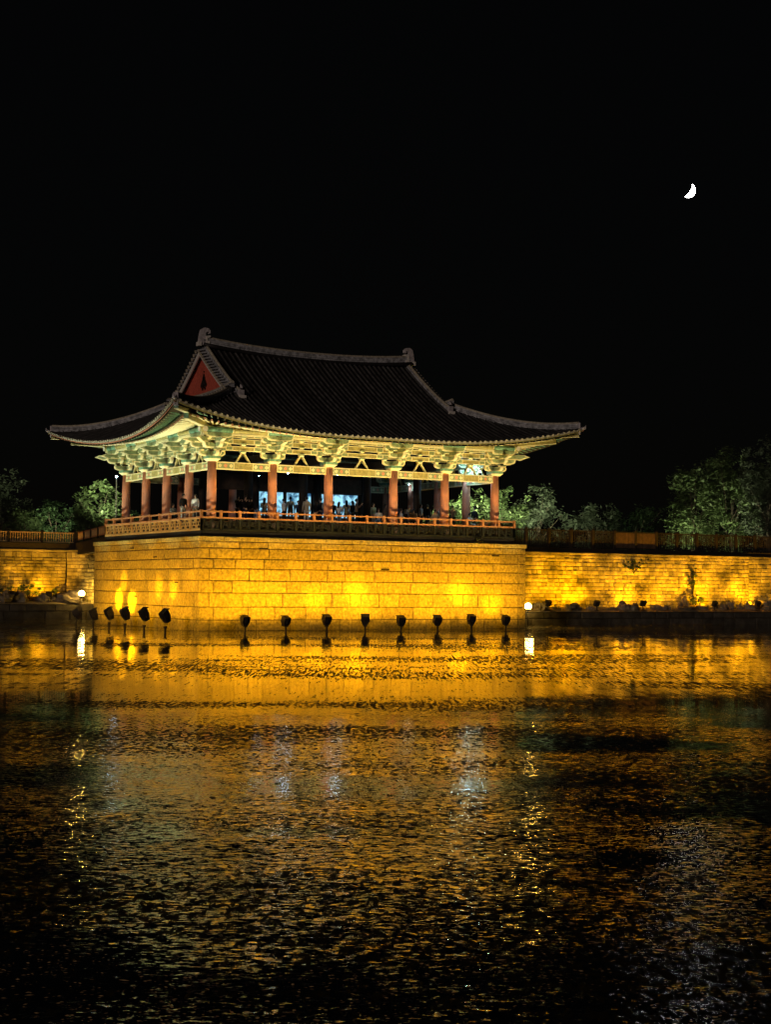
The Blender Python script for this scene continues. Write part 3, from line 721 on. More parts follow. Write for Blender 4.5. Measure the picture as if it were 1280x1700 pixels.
# ------------------------------------------------------------------ garden walls of small stones, terraces
def small_wall(name, label, u0, u1, v, z0, z1, vis, rowh, wlo, whi, p1=None, cap=300):
    """wall along the platform direction; vis = the span in view; stones there are parts until the limit"""
    t = thing(name, label, 'stone wall', ORG, YAW, None)
    if p1 is None: org, au, an = (u0, v, 0), (1,0,0), (0,-1,0); L = u1-u0
    else:
        d = Vector((p1[0]-u0, p1[1]-v, 0)); L = d.length; au = d/L; an = Vector((au.y, -au.x, 0)); org = (u0, v, 0)
    c_ = MB(); A0 = Vector(au); N0 = Vector(an); o = Vector(org)
    c_.beam(o-N0*.45+Vector((0,0,(z0+z1)/2-.05)), o+A0*L-N0*.45+Vector((0,0,(z0+z1)/2-.05)), .7, z1-z0-.1); c_.build('core', ['joint'], t)
    st = []; z_ = z0
    while z_ < z1-.22:
        hh = random.uniform(rowh*.85, rowh*1.2)
        if z1-.2-z_-hh < rowh*.6: hh = z1-.2-z_
        for a, b_ in widths(L, wlo, whi): st.append((a, b_, z_, z_+hh))
        z_ += hh
    vv = [s for s in st if vis[0] <= u0*(p1 is None)+s[0] and s[1]+u0*(p1 is None) <= vis[1]]
    vv.sort(key=lambda s: -(s[1]-s[0])*(s[3]-s[2])); sel = set(map(id, vv[:cap])); rest_ = MB()
    for s in st:
        m_ = MB() if id(s) in sel else rest_
        stone(m_, s[0], s[1], s[2], s[3], org, au, an, random.uniform(-.05, .05), gap=.014, cham=.045, deep=.25, rnd=.016)
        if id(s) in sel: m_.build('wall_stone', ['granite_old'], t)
    rest_.build('small_wall_stones', ['granite_old'], t, kind='stuff')
    for a, b_ in widths(L, 1.4, 2.2):
        m_ = MB(); stone(m_, a, b_, z1-.2, z1, org, au, an, .06, gap=.01, cham=.02, deep=.6)
        P_ = [o+A0*a+N0*.04, o+A0*b_+N0*.04, o+A0*b_-N0*.7, o+A0*a-N0*.7]
        for q in P_: q.z = z1-.012
        m_.add(P_, [(0,1,2,3)]); m_.build('coping_stone', ['granite_old'], t)
    return t
small_wall('stone_wall', 'long golden lit wall of small stones to the right of the platform', 24.6, 54.2, 9.5, .9, 5.6, (31, 54.3), .30, .32, .62)
small_wall('stone_wall', 'wall stretch beyond the upright joint at the far right edge', 54.26, 70, 9.56, .9, 5.6, (54, 57.5), .30, .32, .62)
small_wall('stone_wall', 'golden lit wall of small stones at the left edge behind rocks', -22, 3.81, 36.8, .8, 5.6, (-2.5, 3.75), .28, .35, .85)
small_wall('stone_wall', 'short angled wall between the left wall and the platform', 3.815, 0, 36.8, .8, 5.6, (0, 8), .28, .35, .85, p1=(6.5, 30))
jp = MB()
def terrace(label, u0, u1, v0, v1, z1, gz):
    t = thing('terrace', label, 'terrace', ORG, YAW)
    c_ = MB(); c_.box(u0+.02, u1, v0+.1, v1, -1, z1-.03); c_.build('core', ['joint'], t)
    for r in range(2):
        a_, b2 = (-.3, z1*.48) if r == 0 else (z1*.48, z1-.04)
        for a, b_ in widths(u1-u0, 1.1, 2.4):
            m_ = MB(); stone(m_, u0+a, u0+b_, a_, b2, (0,v0,0), (1,0,0), (0,-1,0), random.uniform(-.02, .03), cham=.04, gap=.02); m_.build('stone_block', ['dark_stone'], t)
    g_ = MB(); N_ = int((u1-u0)/.6); K_ = 5; vs = []; fs = []
    for i in range(N_+1):
        for j in range(K_+1):
            u = u0+(u1-u0)*i/N_; v = v0-.02+(v1-v0+.02)*j/K_
            vs.append((u, v, z1-.02+(gz*j/K_)+ (.10*mn.noise(Vector((u*.8, v*1.1, 3)))+.08)*(0 if j == 0 else 1)))
    for i in range(N_):
        for j in range(K_): fs.append((i*(K_+1)+j, (i+1)*(K_+1)+j, (i+1)*(K_+1)+j+1, i*(K_+1)+j+1))
    g_.add(vs, fs, 0, True); g_.build('gravel_top', ['soil'], t)
terrace('low dark stone terrace at the water edge below the right wall', 24.55, 66, 6.9, 9.46, 1.02, .25)
terrace('low dark stone terrace at the water edge below the left wall', -22, 9.5, 33.6, 36.75, 1.15, .45)
tp = MB(); tp.box(5.0, 24.5, 19.2, 33.5, -1, 1.0); 

def rock(u, v, z, s, label, sc=(1,.8,.7), matn='rock', grp='rocks lying on the terraces'):
    m_ = MB(); m_.sphere((0,0,0), s, 12, 8, 0, sc, jit=.75)
    for i, p in enumerate(m_.v):
        q = Vector(p)/s; k_ = 1+.28*mn.noise(q*2.3+Vector((u*3, v, 0))); m_.v[i] = (p[0]*k_, p[1]*k_, max(-s*.35, p[2]*k_))
    m_.sm = [False]*len(m_.sm)
    o = m_.build('rock', [matn]); o.location = wl(u, v, z+s*.3); o.rotation_euler = (0, 0, random.uniform(0, 6)); tag(o, label, 'rock', grp); return o
def upx(px, v, z=1.2):                                            # u along a line of constant v that is seen at that column
    lo, hi = -40.0, 90.0
    for _ in range(50):
        mid = (lo+hi)/2; P_ = wl(mid, v, z); d = P_-Vector((0,0,CZ)); x = 640+F*d.dot(cr)/d.dot(fw)
        if x < px: lo = mid
        else: hi = mid
    return lo
for px, v, s, lab, sc in ((897, 7.6, .55, 'squarish rock right beside the right platform corner', (1.3,.8,.8)),
    (925, 7.8, .30, 'low flat rock left of the first small floodlight', (1.8,1,.5)), (951, 7.7, .52, 'dark blocky rock right of the first small floodlight', (1.5,.9,.75)),
    (1017, 7.9, .28, 'flat rock on the terrace just left of the paired boulders', (1.7,1,.5)), (1036, 7.8, .50, 'left boulder of the pair beside the second floodlight', (1,.8,1)),
    (1053, 7.6, .48, 'right boulder of the pair beside the second floodlight', (1.2,.8,.8)), (1140, 7.8, .42, 'long flat rock in front of the lit shrub', (3.0,1,.45)),
    (1137, 8.6, .55, 'upright rock on the left of the lit shrub', (.8,.7,1.5)), (1168, 8.3, .45, 'rock on the right of the lit shrub', (1.6,.9,.7)),
    (1188, 8.2, .30, 'small pointed rock right of the lit shrub', (1,.8,1.4)), (1213, 8.3, .42, 'curved pale rock lit gold near the right edge', (1.1,.7,1.1)),
    (1230, 8.3, .36, 'hooked pale rock between two larger rocks at right', (.8,.7,1.3)), (1246, 8.0, .52, 'dark rock below the upright wall joint', (1.0,.8,1.0)),
    (1090, 7.8, 0.42, 'low dark rock on the right terrace left of the creeper', (1.6,.8,.6)), (1108, 7.8, 0.34, 'small round rock between the low dark rock and the upright rock', (1,.8,.8)), (980, 7.8, 0.3, 'small dark rock just left of the lone floodlight', (1.4,.8,.6)), (1200, 7.8, 0.4, 'dark rock between the pointed rock and the pale curved rock', (1.3,.8,.9)), (1268, 8.1, .62, 'large dark rock at the right edge of the terrace', (1.7,.9,.9))):
    rock(upx(px, v), v, 1.12, s, lab, sc)
for px, v, s, lab, sc in ((8, 34.5, .75, 'large dark rock at the left edge of the terrace', (1.5,.8,.8)), (32, 34.3, .62, 'pale rounded rock second from the left edge', (1.0,.8,.9)),
    (60, 35.2, .45, 'small rock in front of the left shrubs', (1.3,.8,.7)), (72, 34.3, .55, 'dark square rock in the middle of the left terrace', (1.0,.8,.9)),
    (90, 34.6, .50, 'pale rock right of the left shrubs', (1.1,.8,1.0)), (100, 34.4, .5, 'low dark rock left of the glowing lamp', (1.5,.9,.7)),
    (118, 34.2, .80, 'big dark boulder just left of the left glowing lamp', (1.3,.9,.8))):
    rock(upx(px, v), v, 1.3, s, lab, sc)

# ------------------------------------------------------------------ fences
def fence(label, u0, v0, u1, v1, z0, zt, bay, nb, curb, mat_b, slats=()):
    t = thing('fence', label, 'fence', ORG, YAW)
    p = Vector((u0, v0, 0)); q = Vector((u1, v1, 0)); L = (q-p).length; d = (q-p)/L; k = round(L/bay); ang = atan2(d.y, d.x)
    Z = lambda z_: Vector((0,0,z_))
    m_ = MB(); m_.beam(p+Z((z0+curb)/2), q+Z((z0+curb)/2), .5, curb-z0); m_.build('curb', ['dark_wood'], t)
    pm = MB(); pm.box(-.09, .09, -.09, .09, curb, zt+.08); pm.taper(0, 0, zt+.08, zt+.16, .11, .11, .04, .04); pmm = pm.mesh('post', ['dark_wood'])
    bm_ = MB(); bm_.box(-.028, .028, -.02, .02, curb+.1, zt-.05); bmm = bm_.mesh('baluster', [mat_b])
    sm_ = MB(); sm_.box(-.085, .085, -.015, .015, curb+.1, zt-.05); smm = sm_.mesh('slat', ['floor_wood'])
    rm = MB(); rm.box(.09, L/k-.09, -.035, .035, zt-.09, zt); rmm = rm.mesh('rail', [mat_b]); rb = MB(); rb.box(.09, L/k-.09, -.03, .03, curb+.06, curb+.12); rbm = rb.mesh('rail', [mat_b])
    for i in range(k+1):
        c_ = p+d*(L*i/k); put('post', pmm, t, (c_.x, c_.y, 0), ang)
        if i < k:
            put('rail', rmm, t, (c_.x, c_.y, 0), ang); put('rail', rbm, t, (c_.x, c_.y, 0), ang)
            w_ = L/k; n_ = nb if i not in slats else int(w_/.19)
            for j in range(n_):
                e_ = c_+d*(.09+(w_-.18)*(j+.5)/n_)
                put('baluster' if i not in slats else 'slat', bmm if i not in slats else smm, t, (e_.x, e_.y, 0), ang)
M['fence_wood_lit'] = mat('fence_wood_lit', (.5, .33, .15), .7, .3, var=.3, vscale=4)  # paler wood; amber flood light on the left fence put into its colour
M['fence_dark'] = mat('fence_dark', (.03, .022, .015), .7, .3, var=.3, vscale=4)
fence('dark railing fence along the top of the right wall', 25.0, 9.9, 59.56, 9.9, 5.6, 7.35, 2.16, 11, 5.95, 'fence_dark', slats=(7, 8))
fence('baluster fence along the top of the left wall with amber light on it', -18, 37.1, 4.6, 37.1, 5.6, 7.05, 2.85, 13, 6.15, 'fence_wood_lit')
t = thing('walkway_railing', 'plain railing linking the left fence to the pavilion deck', 'railing', ORG, YAW)
for z_, w_, nm in ((7.02, .12, 'top_rail'), (6.45, .10, 'bottom_rail')):
    m_ = MB(); m_.beam((4.8, 36.8, z_), (1.2, 18.2, z_+.1), w_, .1); m_.build(nm, ['rail_wood'], t)
m_ = MB(); m_.beam((4.8, 36.8, 6.75), (1.2, 18.2, 6.85), .04, .5); m_.build('panel', ['fence_wood_lit'], t)
m_ = MB(); m_.beam((4.82, 36.8, 5.7), (1.22, 18.2, 5.8), .5, 1.0); m_.build('curb', ['dark_wood'], t)
for i in range(6):
    f_ = i/5; m_ = MB(); m_.box(-.06, .06, -.06, .06, 5.9, 7.2); m_.build('post', ['dark_wood'], t, (4.8-3.6*f_-.08, 36.8-18.6*f_, 0))

# ------------------------------------------------------------------ floodlights standing in the pond
hb_ = MB()
hb_.add([(-.18,-.14,-.30),(.18,-.14,-.30),(.33,-.16,.05),(.30,-.14,.40),(-.30,-.14,.40),(-.33,-.16,.05),
         (-.16,.16,-.34),(.16,.16,-.34),(.33,.24,.05),(.31,.26,.43),(-.31,.26,.43),(-.33,.24,.05)],
        [(0,1,2,3,4,5),(1,0,6,7),(2,1,7,8),(3,2,8,9),(4,3,9,10),(5,4,10,11),(0,5,11,6)])
hb_.add([(-.10,-.2,.0),(.10,-.2,.0),(.10,-.2,.24),(-.10,-.2,.24),(-.14,-.13,-.06),(.14,-.13,-.06),(.14,-.13,.3),(-.14,-.13,.3)],[(0,1,2,3),(0,4,5,1),(1,5,6,2),(2,6,7,3),(3,7,4,0)])
hb_.box(-.35, .35, .2, .38, .40, .43); hb_.box(-.36, -.33, -.02, .12, -.1, .1); hb_.box(.33, .36, -.02, .12, -.1, .1)
HOUS = hb_.mesh('housing', ['iron'])
lb = MB(); lb.add([(-.15,.17,-.3),(.15,.17,-.3),(.30,.24,.05),(.28,.25,.38),(-.28,.25,.38),(-.30,.24,.05)], [(5,4,3,2,1,0)]); LENS = lb.mesh('lens', ['lens'])
sb = MB(); sb.tube([(0,0,-.6),(0,0,.36)], .06, 8); sb.box(-.12,.12,-.05,.05,.30,.40); sb.tube([(0,0,-.6),(0,0,-.02)], .10, 8); STM = sb.mesh('stem', ['iron'])
def pondlight(u, v, face, label, grp, tilt=25, hz=.72, sc=(1,1,1)):
    t = tag(put('floodlight', None, None, wl(u, v, 0), YAW+face), label, 'floodlight', grp)
    put('stem', STM, t, (0,0,0)); put('housing', HOUS, t, (0,0,hz), rot=(R_(tilt), 0, 0), scale=sc); put('lens', LENS, t, (0,0,hz), rot=(R_(tilt), 0, 0), scale=sc)
    return t
rank = ['first', 'second', 'third', 'fourth', 'fifth', 'sixth', 'seventh', 'last']
GF = 'floodlights in the water before the front wall'; GL = 'floodlights in the water by the left wall'
ux = [1.4, 4.1, 6.9, 9.6, 12.2, 14.9, 17.5, 20.2]
for i, u in enumerate(ux):
    fc = random.uniform(-.4, .4)
    pondlight(u, -3.8, fc, 'pond floodlight before the front wall, %s from its left corner' % rank[i], GF, tilt=random.uniform(10, 24), hz=.60+random.uniform(-.04, .05), sc=(.80, .85, .80))
    # wide beam washing wall and eaves, placed at the lens
    spot('flood_beam', wl(u, -3.25, 1.05), wl(u+random.uniform(-.3, .3), 0, 3.1), 1180, GOLD, 112, .8, .12)
spot('flood_beam', wl(-3.4, 15.4, 1.15), wl(0, 16.5, 2.6), 800, GOLD, 112, .8, .12)  # extra beam without a housing, added to brighten the wall's left end
vx = [-4.6, -1.3, 1.9, 4.7, 7.6, 10.9]
labs = ['pond floodlight nearest the corner of the left wall', 'second pond floodlight left of the platform corner', 'third pond floodlight left of the platform corner, below the brightest glow',
        'fourth pond floodlight left of the platform corner', 'fifth pond floodlight, just off the platform left end', 'leftmost pond floodlight, tilted, in front of the left lamp']
for i, v in enumerate(vx):
    pondlight(-4.0, v, R_(-90+[14, 10, 6, 4, -6, -14][i]), labs[i], GL, tilt=[34, 30, 26, 28, 24, 36][i], hz=[.88, .92, .9, .85, .75, .72][i], sc=(.8, 1, .95))
    spot('flood_beam', wl(-3.4, v+.6, 1.15), wl(0, v+1.6, 2.6), 760, GOLD, 112, .8, .12)
spot('flood_beam', wl(22.6, -3.25, 1.05), wl(22.7, 0, 3.1), 900, GOLD, 112, .8, .12)  # another beam with no housing, added to lift the dim right end
# hot pools: narrow beams
for (u, z_, p_) in ((8.0, 2.0, 260), (10.9, 2.55, 330), (11.3, 1.9, 120), (19.0, 2.35, 420), (21.6, 1.7, 330)):
    spot('flood_beam', wl(u-.3, -3.2, 1.0), wl(u, 0, z_), p_*4.5, GOLD, 34, 1.0, .1)
for (v, z_, p_) in ((13.9, 1.7, 1500), (11.4, 1.6, 1500), (6.5, 2.6, 330), (4.0, 2.5, 300), (13.0, 2.9, 350), (.9, 3.5, 130)):
    spot('flood_beam', wl(-3.3, v+.2, 1.1), wl(0, v, z_), p_*(7 if p_ > 1000 else 6), GOLD, 30 if p_ > 1000 else 28, 1.0, .1)
# small floodlights on the right terrace and left terrace washing the garden walls
tl = MB(); tl.add([(-.2,-.12,-.16),(.2,-.12,-.16),(.26,-.12,.2),(-.26,-.12,.2),(-.2,.1,-.2),(.2,.1,-.2),(.27,.14,.24),(-.27,.14,.24)],[(0,1,2,3),(1,0,4,5),(2,1,5,6),(3,2,6,7),(0,3,7,4),(4,7,6,5)]); THO = tl.mesh('housing', ['iron'])
tb = MB(); tb.tube([(0,0,0),(0,0,.4)], .04, 6); tb.box(-.15,.15,-.1,.1,0,.04); TST = tb.mesh('stem', ['iron'])
def terlight(u, v, z_, tgt, power, label, vis=True):
    if vis:
        t = tag(put('small_floodlight', None, None, wl(u, v, z_), YAW+random.uniform(-.5, .3)), label, 'floodlight', 'small floodlights on the terraces')
        put('stem', TST, t); put('housing', THO, t, (0,0,.52), rot=(R_(30),0,.3))
    spot('flood_beam', wl(u, v+.35, z_+.65), tgt, power*3.4, GOLD, 155, .8, .1)
for px, lab, pw in ((910, 'small floodlight on the right terrace between corner rock and blocky rock', 130), (991, 'small tilted floodlight alone on the right terrace', 260), (1068, 'small floodlight right beside the boulder pair', 240), (1187, 'small floodlight behind the pointed rock', 230), (1259, 'small floodlight below the wall joint near the right edge', 200)):
    u = upx(px, 7.15); terlight(u, 7.15, 1.1, wl(u-.5, 9.5, 4.0), pw, lab)
for u in (34.6, 43.5, 48.0, 53.5, 59, 64): terlight(u, 7.15, 1.1, wl(u, 9.5, 3.9), 200, '', False)  # added beams with no lamp body, evening out the right wall
for px, lab in ((20, 'small floodlight hidden among rocks at the left edge'), (80, 'small floodlight behind the dark square rock on the left terrace'), ):
    u = upx(px, 34.0); terlight(u, 34.0, 1.35, wl(u, 36.8, 4.0), 260, lab)
for u in (-8, -14): terlight(u, 34.4, 1.35, wl(u, 36.8, 3.8), 260, '', False)
spot('flood_beam', wl(5.4, 33.0, 1.8), wl(5.6, 32.2+1.2, 4.0), 160, GOLD, 130, .9, .1)
# glare lamps turned towards the pond
def globe(u, v, z_, base, label):
    t = tag(put('globe_lamp', None, None, wl(u, v, base)), label, 'lamp', 'round glowing lamps beside the platform')
    m_ = MB(); m_.tube([(0,0,0),(0,0,z_-base-.2)], .05, 8); m_.lathe((0,0,z_-base-.3), [(.16,0),(.2,.12)], 10); m_.build('stand', ['iron'], t)
    m_ = MB(); m_.sphere((0,0,z_-base), .26, 16, 10); m_.build('globe', ['globe'], t)
ug_ = upx(877, 6.2, 1.5); globe(ug_, 6.2, 1.42, 0, 'glowing round lamp at the right corner of the platform')
ul_ = upx(135, 33.2, 2.0); globe(ul_, 33.2, 2.0, 0, 'glowing round lamp on the left before the far wall')
point('lamp_glow', wl(ug_, 5.7, 1.42), 110, (1, .6, .1), .12); point('lamp_glow', wl(ul_, 32.7, 2.0), 190, (1, .6, .1), .12)

# ------------------------------------------------------------------ lights of the pavilion
WARM = (1.0, .82, .38); COOL = (.86, 1.0, .72)
for i, u in enumerate(lin(1.5, 23.0, 6)):        # eave washers stand with the pond lights
    spot('eave_beam', wl(u, -6.0, .9), wl(u, .2, 12.2), 3900, WARM, 56, .8, .2)
for i, v in enumerate(lin(0, 17, 4)):
    spot('eave_beam', wl(-6.5, v, .9), wl(.2, v, 12.2), 4000, COOL, 56, .8, .2)
PINK = (1.0, .62, .36)
for a in CU: spot('column_beam', wl(a-.15, CV[0]-.75, 6.25), wl(a, CV[0], 8.1), 26, PINK, 70, .8, .06)
for c_ in CV[1:]: spot('column_beam', wl(CU[0]-.8, c_, 6.3), wl(CU[0], c_, 8.1), 26, PINK, 60, .8, .06)

# display inside: glass case with a glowing blue model picture
sm = bpy.data.materials.new('blue_display'); sm.use_nodes = True; n = sm.node_tree; b = n.nodes['Principled BSDF']
g2 = n.nodes.new('ShaderNodeNewGeometry'); tx = n.nodes.new('ShaderNodeTexNoise'); tx.inputs['Scale'].default_value = 1.6; tx.inputs['Detail'].default_value = 6; tx.inputs['Distortion'].default_value = 1.2
n.links.new(g2.outputs['Position'], tx.inputs['Vector']); rp_ = n.nodes.new('ShaderNodeValToRGB'); n.links.new(tx.outputs[0], rp_.inputs[0])
rp_.color_ramp.elements[0].position = .38; rp_.color_ramp.elements[0].color = (.02, .08, .16, 1); rp_.color_ramp.elements[1].position = .62; rp_.color_ramp.elements[1].color = (.35, .75, .95, 1)
b.inputs['Base Color'].default_value = (.02, .03, .04, 1); n.links.new(rp_.outputs[0], b.inputs['Emission Color']); b.inputs['Emission Strength'].default_value = 1.3
M['blue_display'] = sm
for i in range(3):
    a, b_ = CU[1+i]+.35+(3.7-.0)*0, CU[2+i]-.35
    a = [9.2, 11.9, 14.75][i]; b_ = [11.75, 14.0, 17.9][i]
    t = thing('display_screen', ['blue lit display screen on the left in the pavilion', 'blue lit display screen in the middle of the pavilion', 'blue lit display screen on the right, widest'][i], 'display', ORG, YAW, 'blue display screens inside the pavilion')
    m_ = MB(); m_.box(a, b_, 12.2, 12.35, FL+.02, FL+1.0); m_.build('cabinet', ['brown'], t)
    m_ = MB(); m_.box(a+.06, b_-.06, 12.19, 12.33, FL+1.0, FL+2.70); m_.build('screen', ['blue_display'], t)
    m_ = MB(); m_.box(a, a+.055, 12.15, 12.35, FL+1.0, FL+2.72); m_.box(b_-.055, b_, 12.15, 12.35, FL+1.0, FL+2.72); m_.box(a, b_, 12.15, 12.35, FL+2.72, FL+2.76); m_.build('frame', ['dark_wood'], t)
def bulb(u, v, z_, r, label, pw=0):
    t = thing('ceiling_lamp', label, 'lamp', wl(u, v, z_), 0, 'small white lamps under the pavilion ceiling')
    m_ = MB(); m_.sphere((0,0,0), r, 8, 6); m_.build('bulb', ['bright_lamp' if r > .05 else 'white_lamp'], t)
    m_ = MB(); m_.lathe((0,0,r*.6), [(r*1.2,0),(r*.6,r*2)], 8); m_.build('socket', ['iron'], t)
    if pw: point('bulb_light', wl(u, v, z_-.3), pw, (.45, .74, 1), .1)
for px, py, v, lab, pw in ((515, 793, 12.6, 'tiny white lamp above the middle display screen', 20), (478, 786, 1.9, 'added tiny lamp under the front lintel right of the second column', 34), (560, 789, 1.9, 'added tiny lamp under the front lintel right of the third column', 34), (776, 780, 3.4, 'bluish white lamp hidden by the lintel between the fifth and last columns', 50), (798, 782, 3.4, 'bluish white lamp hidden by the lintel close to the last column', 24), (679, 804, 12, 'tiny white lamp hanging right of the fourth column', 10), (763, 775, 8, 'white lamp just behind the beam near the fifth column', 30), (777, 776, 13, 'white lamp behind the beam right of the fifth column', 30),  # the two lamps under the front lintel are added to brighten the visitors
                       (430, 790, 6, 'tiny white lamp behind the second column', 12)):
    d = cr*((px-640)/F)+cu_*((850-py)/F)+fw
    # meet the vertical plane at that depth
    vn = Vector((-SY, CY, 0)); o_ = Vector((0,0,CZ)); tt = ((wl(0, v)-o_).dot(vn))/d.dot(vn); P_ = o_+d*tt
    rel = P_-Vector(ORG); bulb(rel.x*CY+rel.y*SY, v, P_.z, .10 if py in (780, 782) else .026, lab, pw*.5)

# ------------------------------------------------------------------ people
SKIN = mat('skin', (.55, .34, .24), .6, .3); HAIR = mat('hair', (.02, .015, .012), .5, .4)
cl = {'black': (.02,.02,.022), 'tan': (.42,.32,.21), 'white': (.7,.68,.66), 'beige': (.5,.4,.27), 'grey': (.25,.25,.25), 'blue': (.12,.2,.35), 'brown': (.15,.1,.07), 'navy': (.03,.04,.08), 'floral': (.35,.42,.3)}
CM = {k: mat('cloth_'+k, v, .9, .1, var=.15, vscale=10) for k, v in cl.items()}
def skinobj(name, pts, edges, rads, m_, par):
    me = bpy.data.meshes.new(name); me.from_pydata(pts, edges, []); me.materials.append(m_)
    o = put(name, me, par); md = o.modifiers.new('skin', 'SKIN'); md.use_smooth_shade = True
    sv = me.skin_vertices[0].data
    for i, r in enumerate(rads): sv[i].radius = (r, r*.8) if not isinstance(r, tuple) else r; sv[i].use_root = (i == 0)
    s2 = o.modifiers.new('sub', 'SUBSURF'); s2.levels = 1; s2.render_levels = 1; return o
def person(u, v, z_, face, top, leg, label, pose='stand', hgt=1.7, hair='short', bag=False):
    k = hgt/1.7
    t = tag(put('person', None, None, wl(u, v, z_), YAW+face), label, 'person', 'visitors inside the pavilion')
    t.scale = (k, k, k)
    sit = pose == 'sit'; hz = .50 if sit else .92
    P = {'pel': (0,0,hz), 'ch': (0,.02,hz+.38), 'nk': (0,0,hz+.56), 'hd': (0,-.02,hz+.68), 'tp': (0,-.01,hz+.76)}
    arms = {}
    for s_ in (-1, 1):
        sh = (.19*s_, 0, hz+.48)
        if pose == 'phone': el = (.24*s_, -.14, hz+.26); ha = (.09*s_, -.34, hz+.5)
        elif pose == 'fold' or sit: el = (.26*s_, -.05, hz+.22); ha = (.04*s_, -.24, hz+.2)
        elif pose == 'point' and s_ == 1: el = (.3, -.2, hz+.42); ha = (.36, -.45, hz+.55)
        else: el = (.25*s_, .03, hz+.2); ha = (.25*s_, -.06, hz-.06)
        arms[s_] = (sh, el, ha)
    legs = {s_: (((.10*s_, -.02, hz-.06), (.12*s_, -.42, .48), (.12*s_, -.42, .06), (.12*s_, -.55, .04)) if sit else ((.095*s_, 0, hz-.08), (.11*s_, -.02, .48), (.12*s_, .01, .08), (.13*s_, -.14, .04))) for s_ in (-1, 1)}
    pts = [P['pel'], P['ch'], P['nk'], P['hd'], P['tp'], (0,-.105,hz+.685)]; ed = [(0,1),(1,2),(2,3),(3,4),(3,5)]; rd = [(.12,.09), (.13,.09), .052, (.078,.092), (.06,.07), .018]
    for s_ in (-1, 1):
        b0 = len(pts); sh, el, ha = arms[s_]; f_ = tuple(ha[i]+(ha[i]-el[i])*.28 for i in range(3))
        pts += [sh, el, ha, f_]; ed += [(1,b0),(b0,b0+1),(b0+1,b0+2),(b0+2,b0+3)]; rd += [.055, .04, .033, .03]
        b0 = len(pts); l = legs[s_]; pts += list(l); ed += [(0,b0),(b0,b0+1),(b0+1,b0+2),(b0+2,b0+3)]; rd += [.085, .058, .042, .035]
    skinobj('body', pts, ed, rd, SKIN, t)
    pts = [(0,.0,hz-.02), (0,.01,hz+.2), (0,.015,hz+.40), (0,0,hz+.53)]; ed = [(0,1),(1,2),(2,3)]; rd = [(.175,.13), (.16,.12), (.175,.125), (.08,.075)]
    if top in ('tan', 'beige', 'brown'): pts[0] = (0,.0,hz-.22); rd[0] = (.21,.155)
    for s_ in (-1, 1):
        b0 = len(pts); sh, el, ha = arms[s_]; pts += [sh, el, tuple(el[i]+(ha[i]-el[i])*.85 for i in range(3))]; ed += [(2,b0),(b0,b0+1),(b0+1,b0+2)]; rd += [.08, .064, .052]
    skinobj('jacket', pts, ed, rd, CM[top], t)
    pts = [(0,0,hz+.02)]; ed = []; rd = [(.165,.12)]
    for s_ in (-1, 1):
        b0 = len(pts); l = legs[s_]; pts += [l[0], l[1], l[2]]; ed += [(0,b0),(b0,b0+1),(b0+1,b0+2)]; rd += [.105, .078, .06]
    skinobj('trousers', pts, ed, rd, CM[leg], t)
    m_ = MB(); m_.sphere((0,.012,hz+.735), .112, 12, 8, 0, (.88,1.0,1.0)); m_.v = [(x, max(y, -.055) if z < hz+.76 else y, max(z, hz+.66 if hair == 'short' else hz+.42)) for x, y, z in m_.v]
    if hair == 'long': m_.tube([(0,.05,hz+.74),(0,.075,hz+.55),(0,.085,hz+.38)], [.1,.095,.05], 8, squash=1)
    m_.build('hair', [HAIR if hair != 'cap' else CM['grey']], t)
    m_ = MB()
    for s_ in (-1, 1): m_.box(.12*s_-.045, .12*s_+.045, (-.62 if sit else -.2), (-.34 if sit else .07), -.0, .075)
    m_.build('shoes', [CM['black']], t)
    if bag:
        m_ = MB(); m_.sphere((0,.2,hz+.28), .17, 10, 8, 0, (.8,.5,1.2)); m_.build('backpack', [CM['grey']], t)
def uat(px, v): return upx(px, v, 8.3)
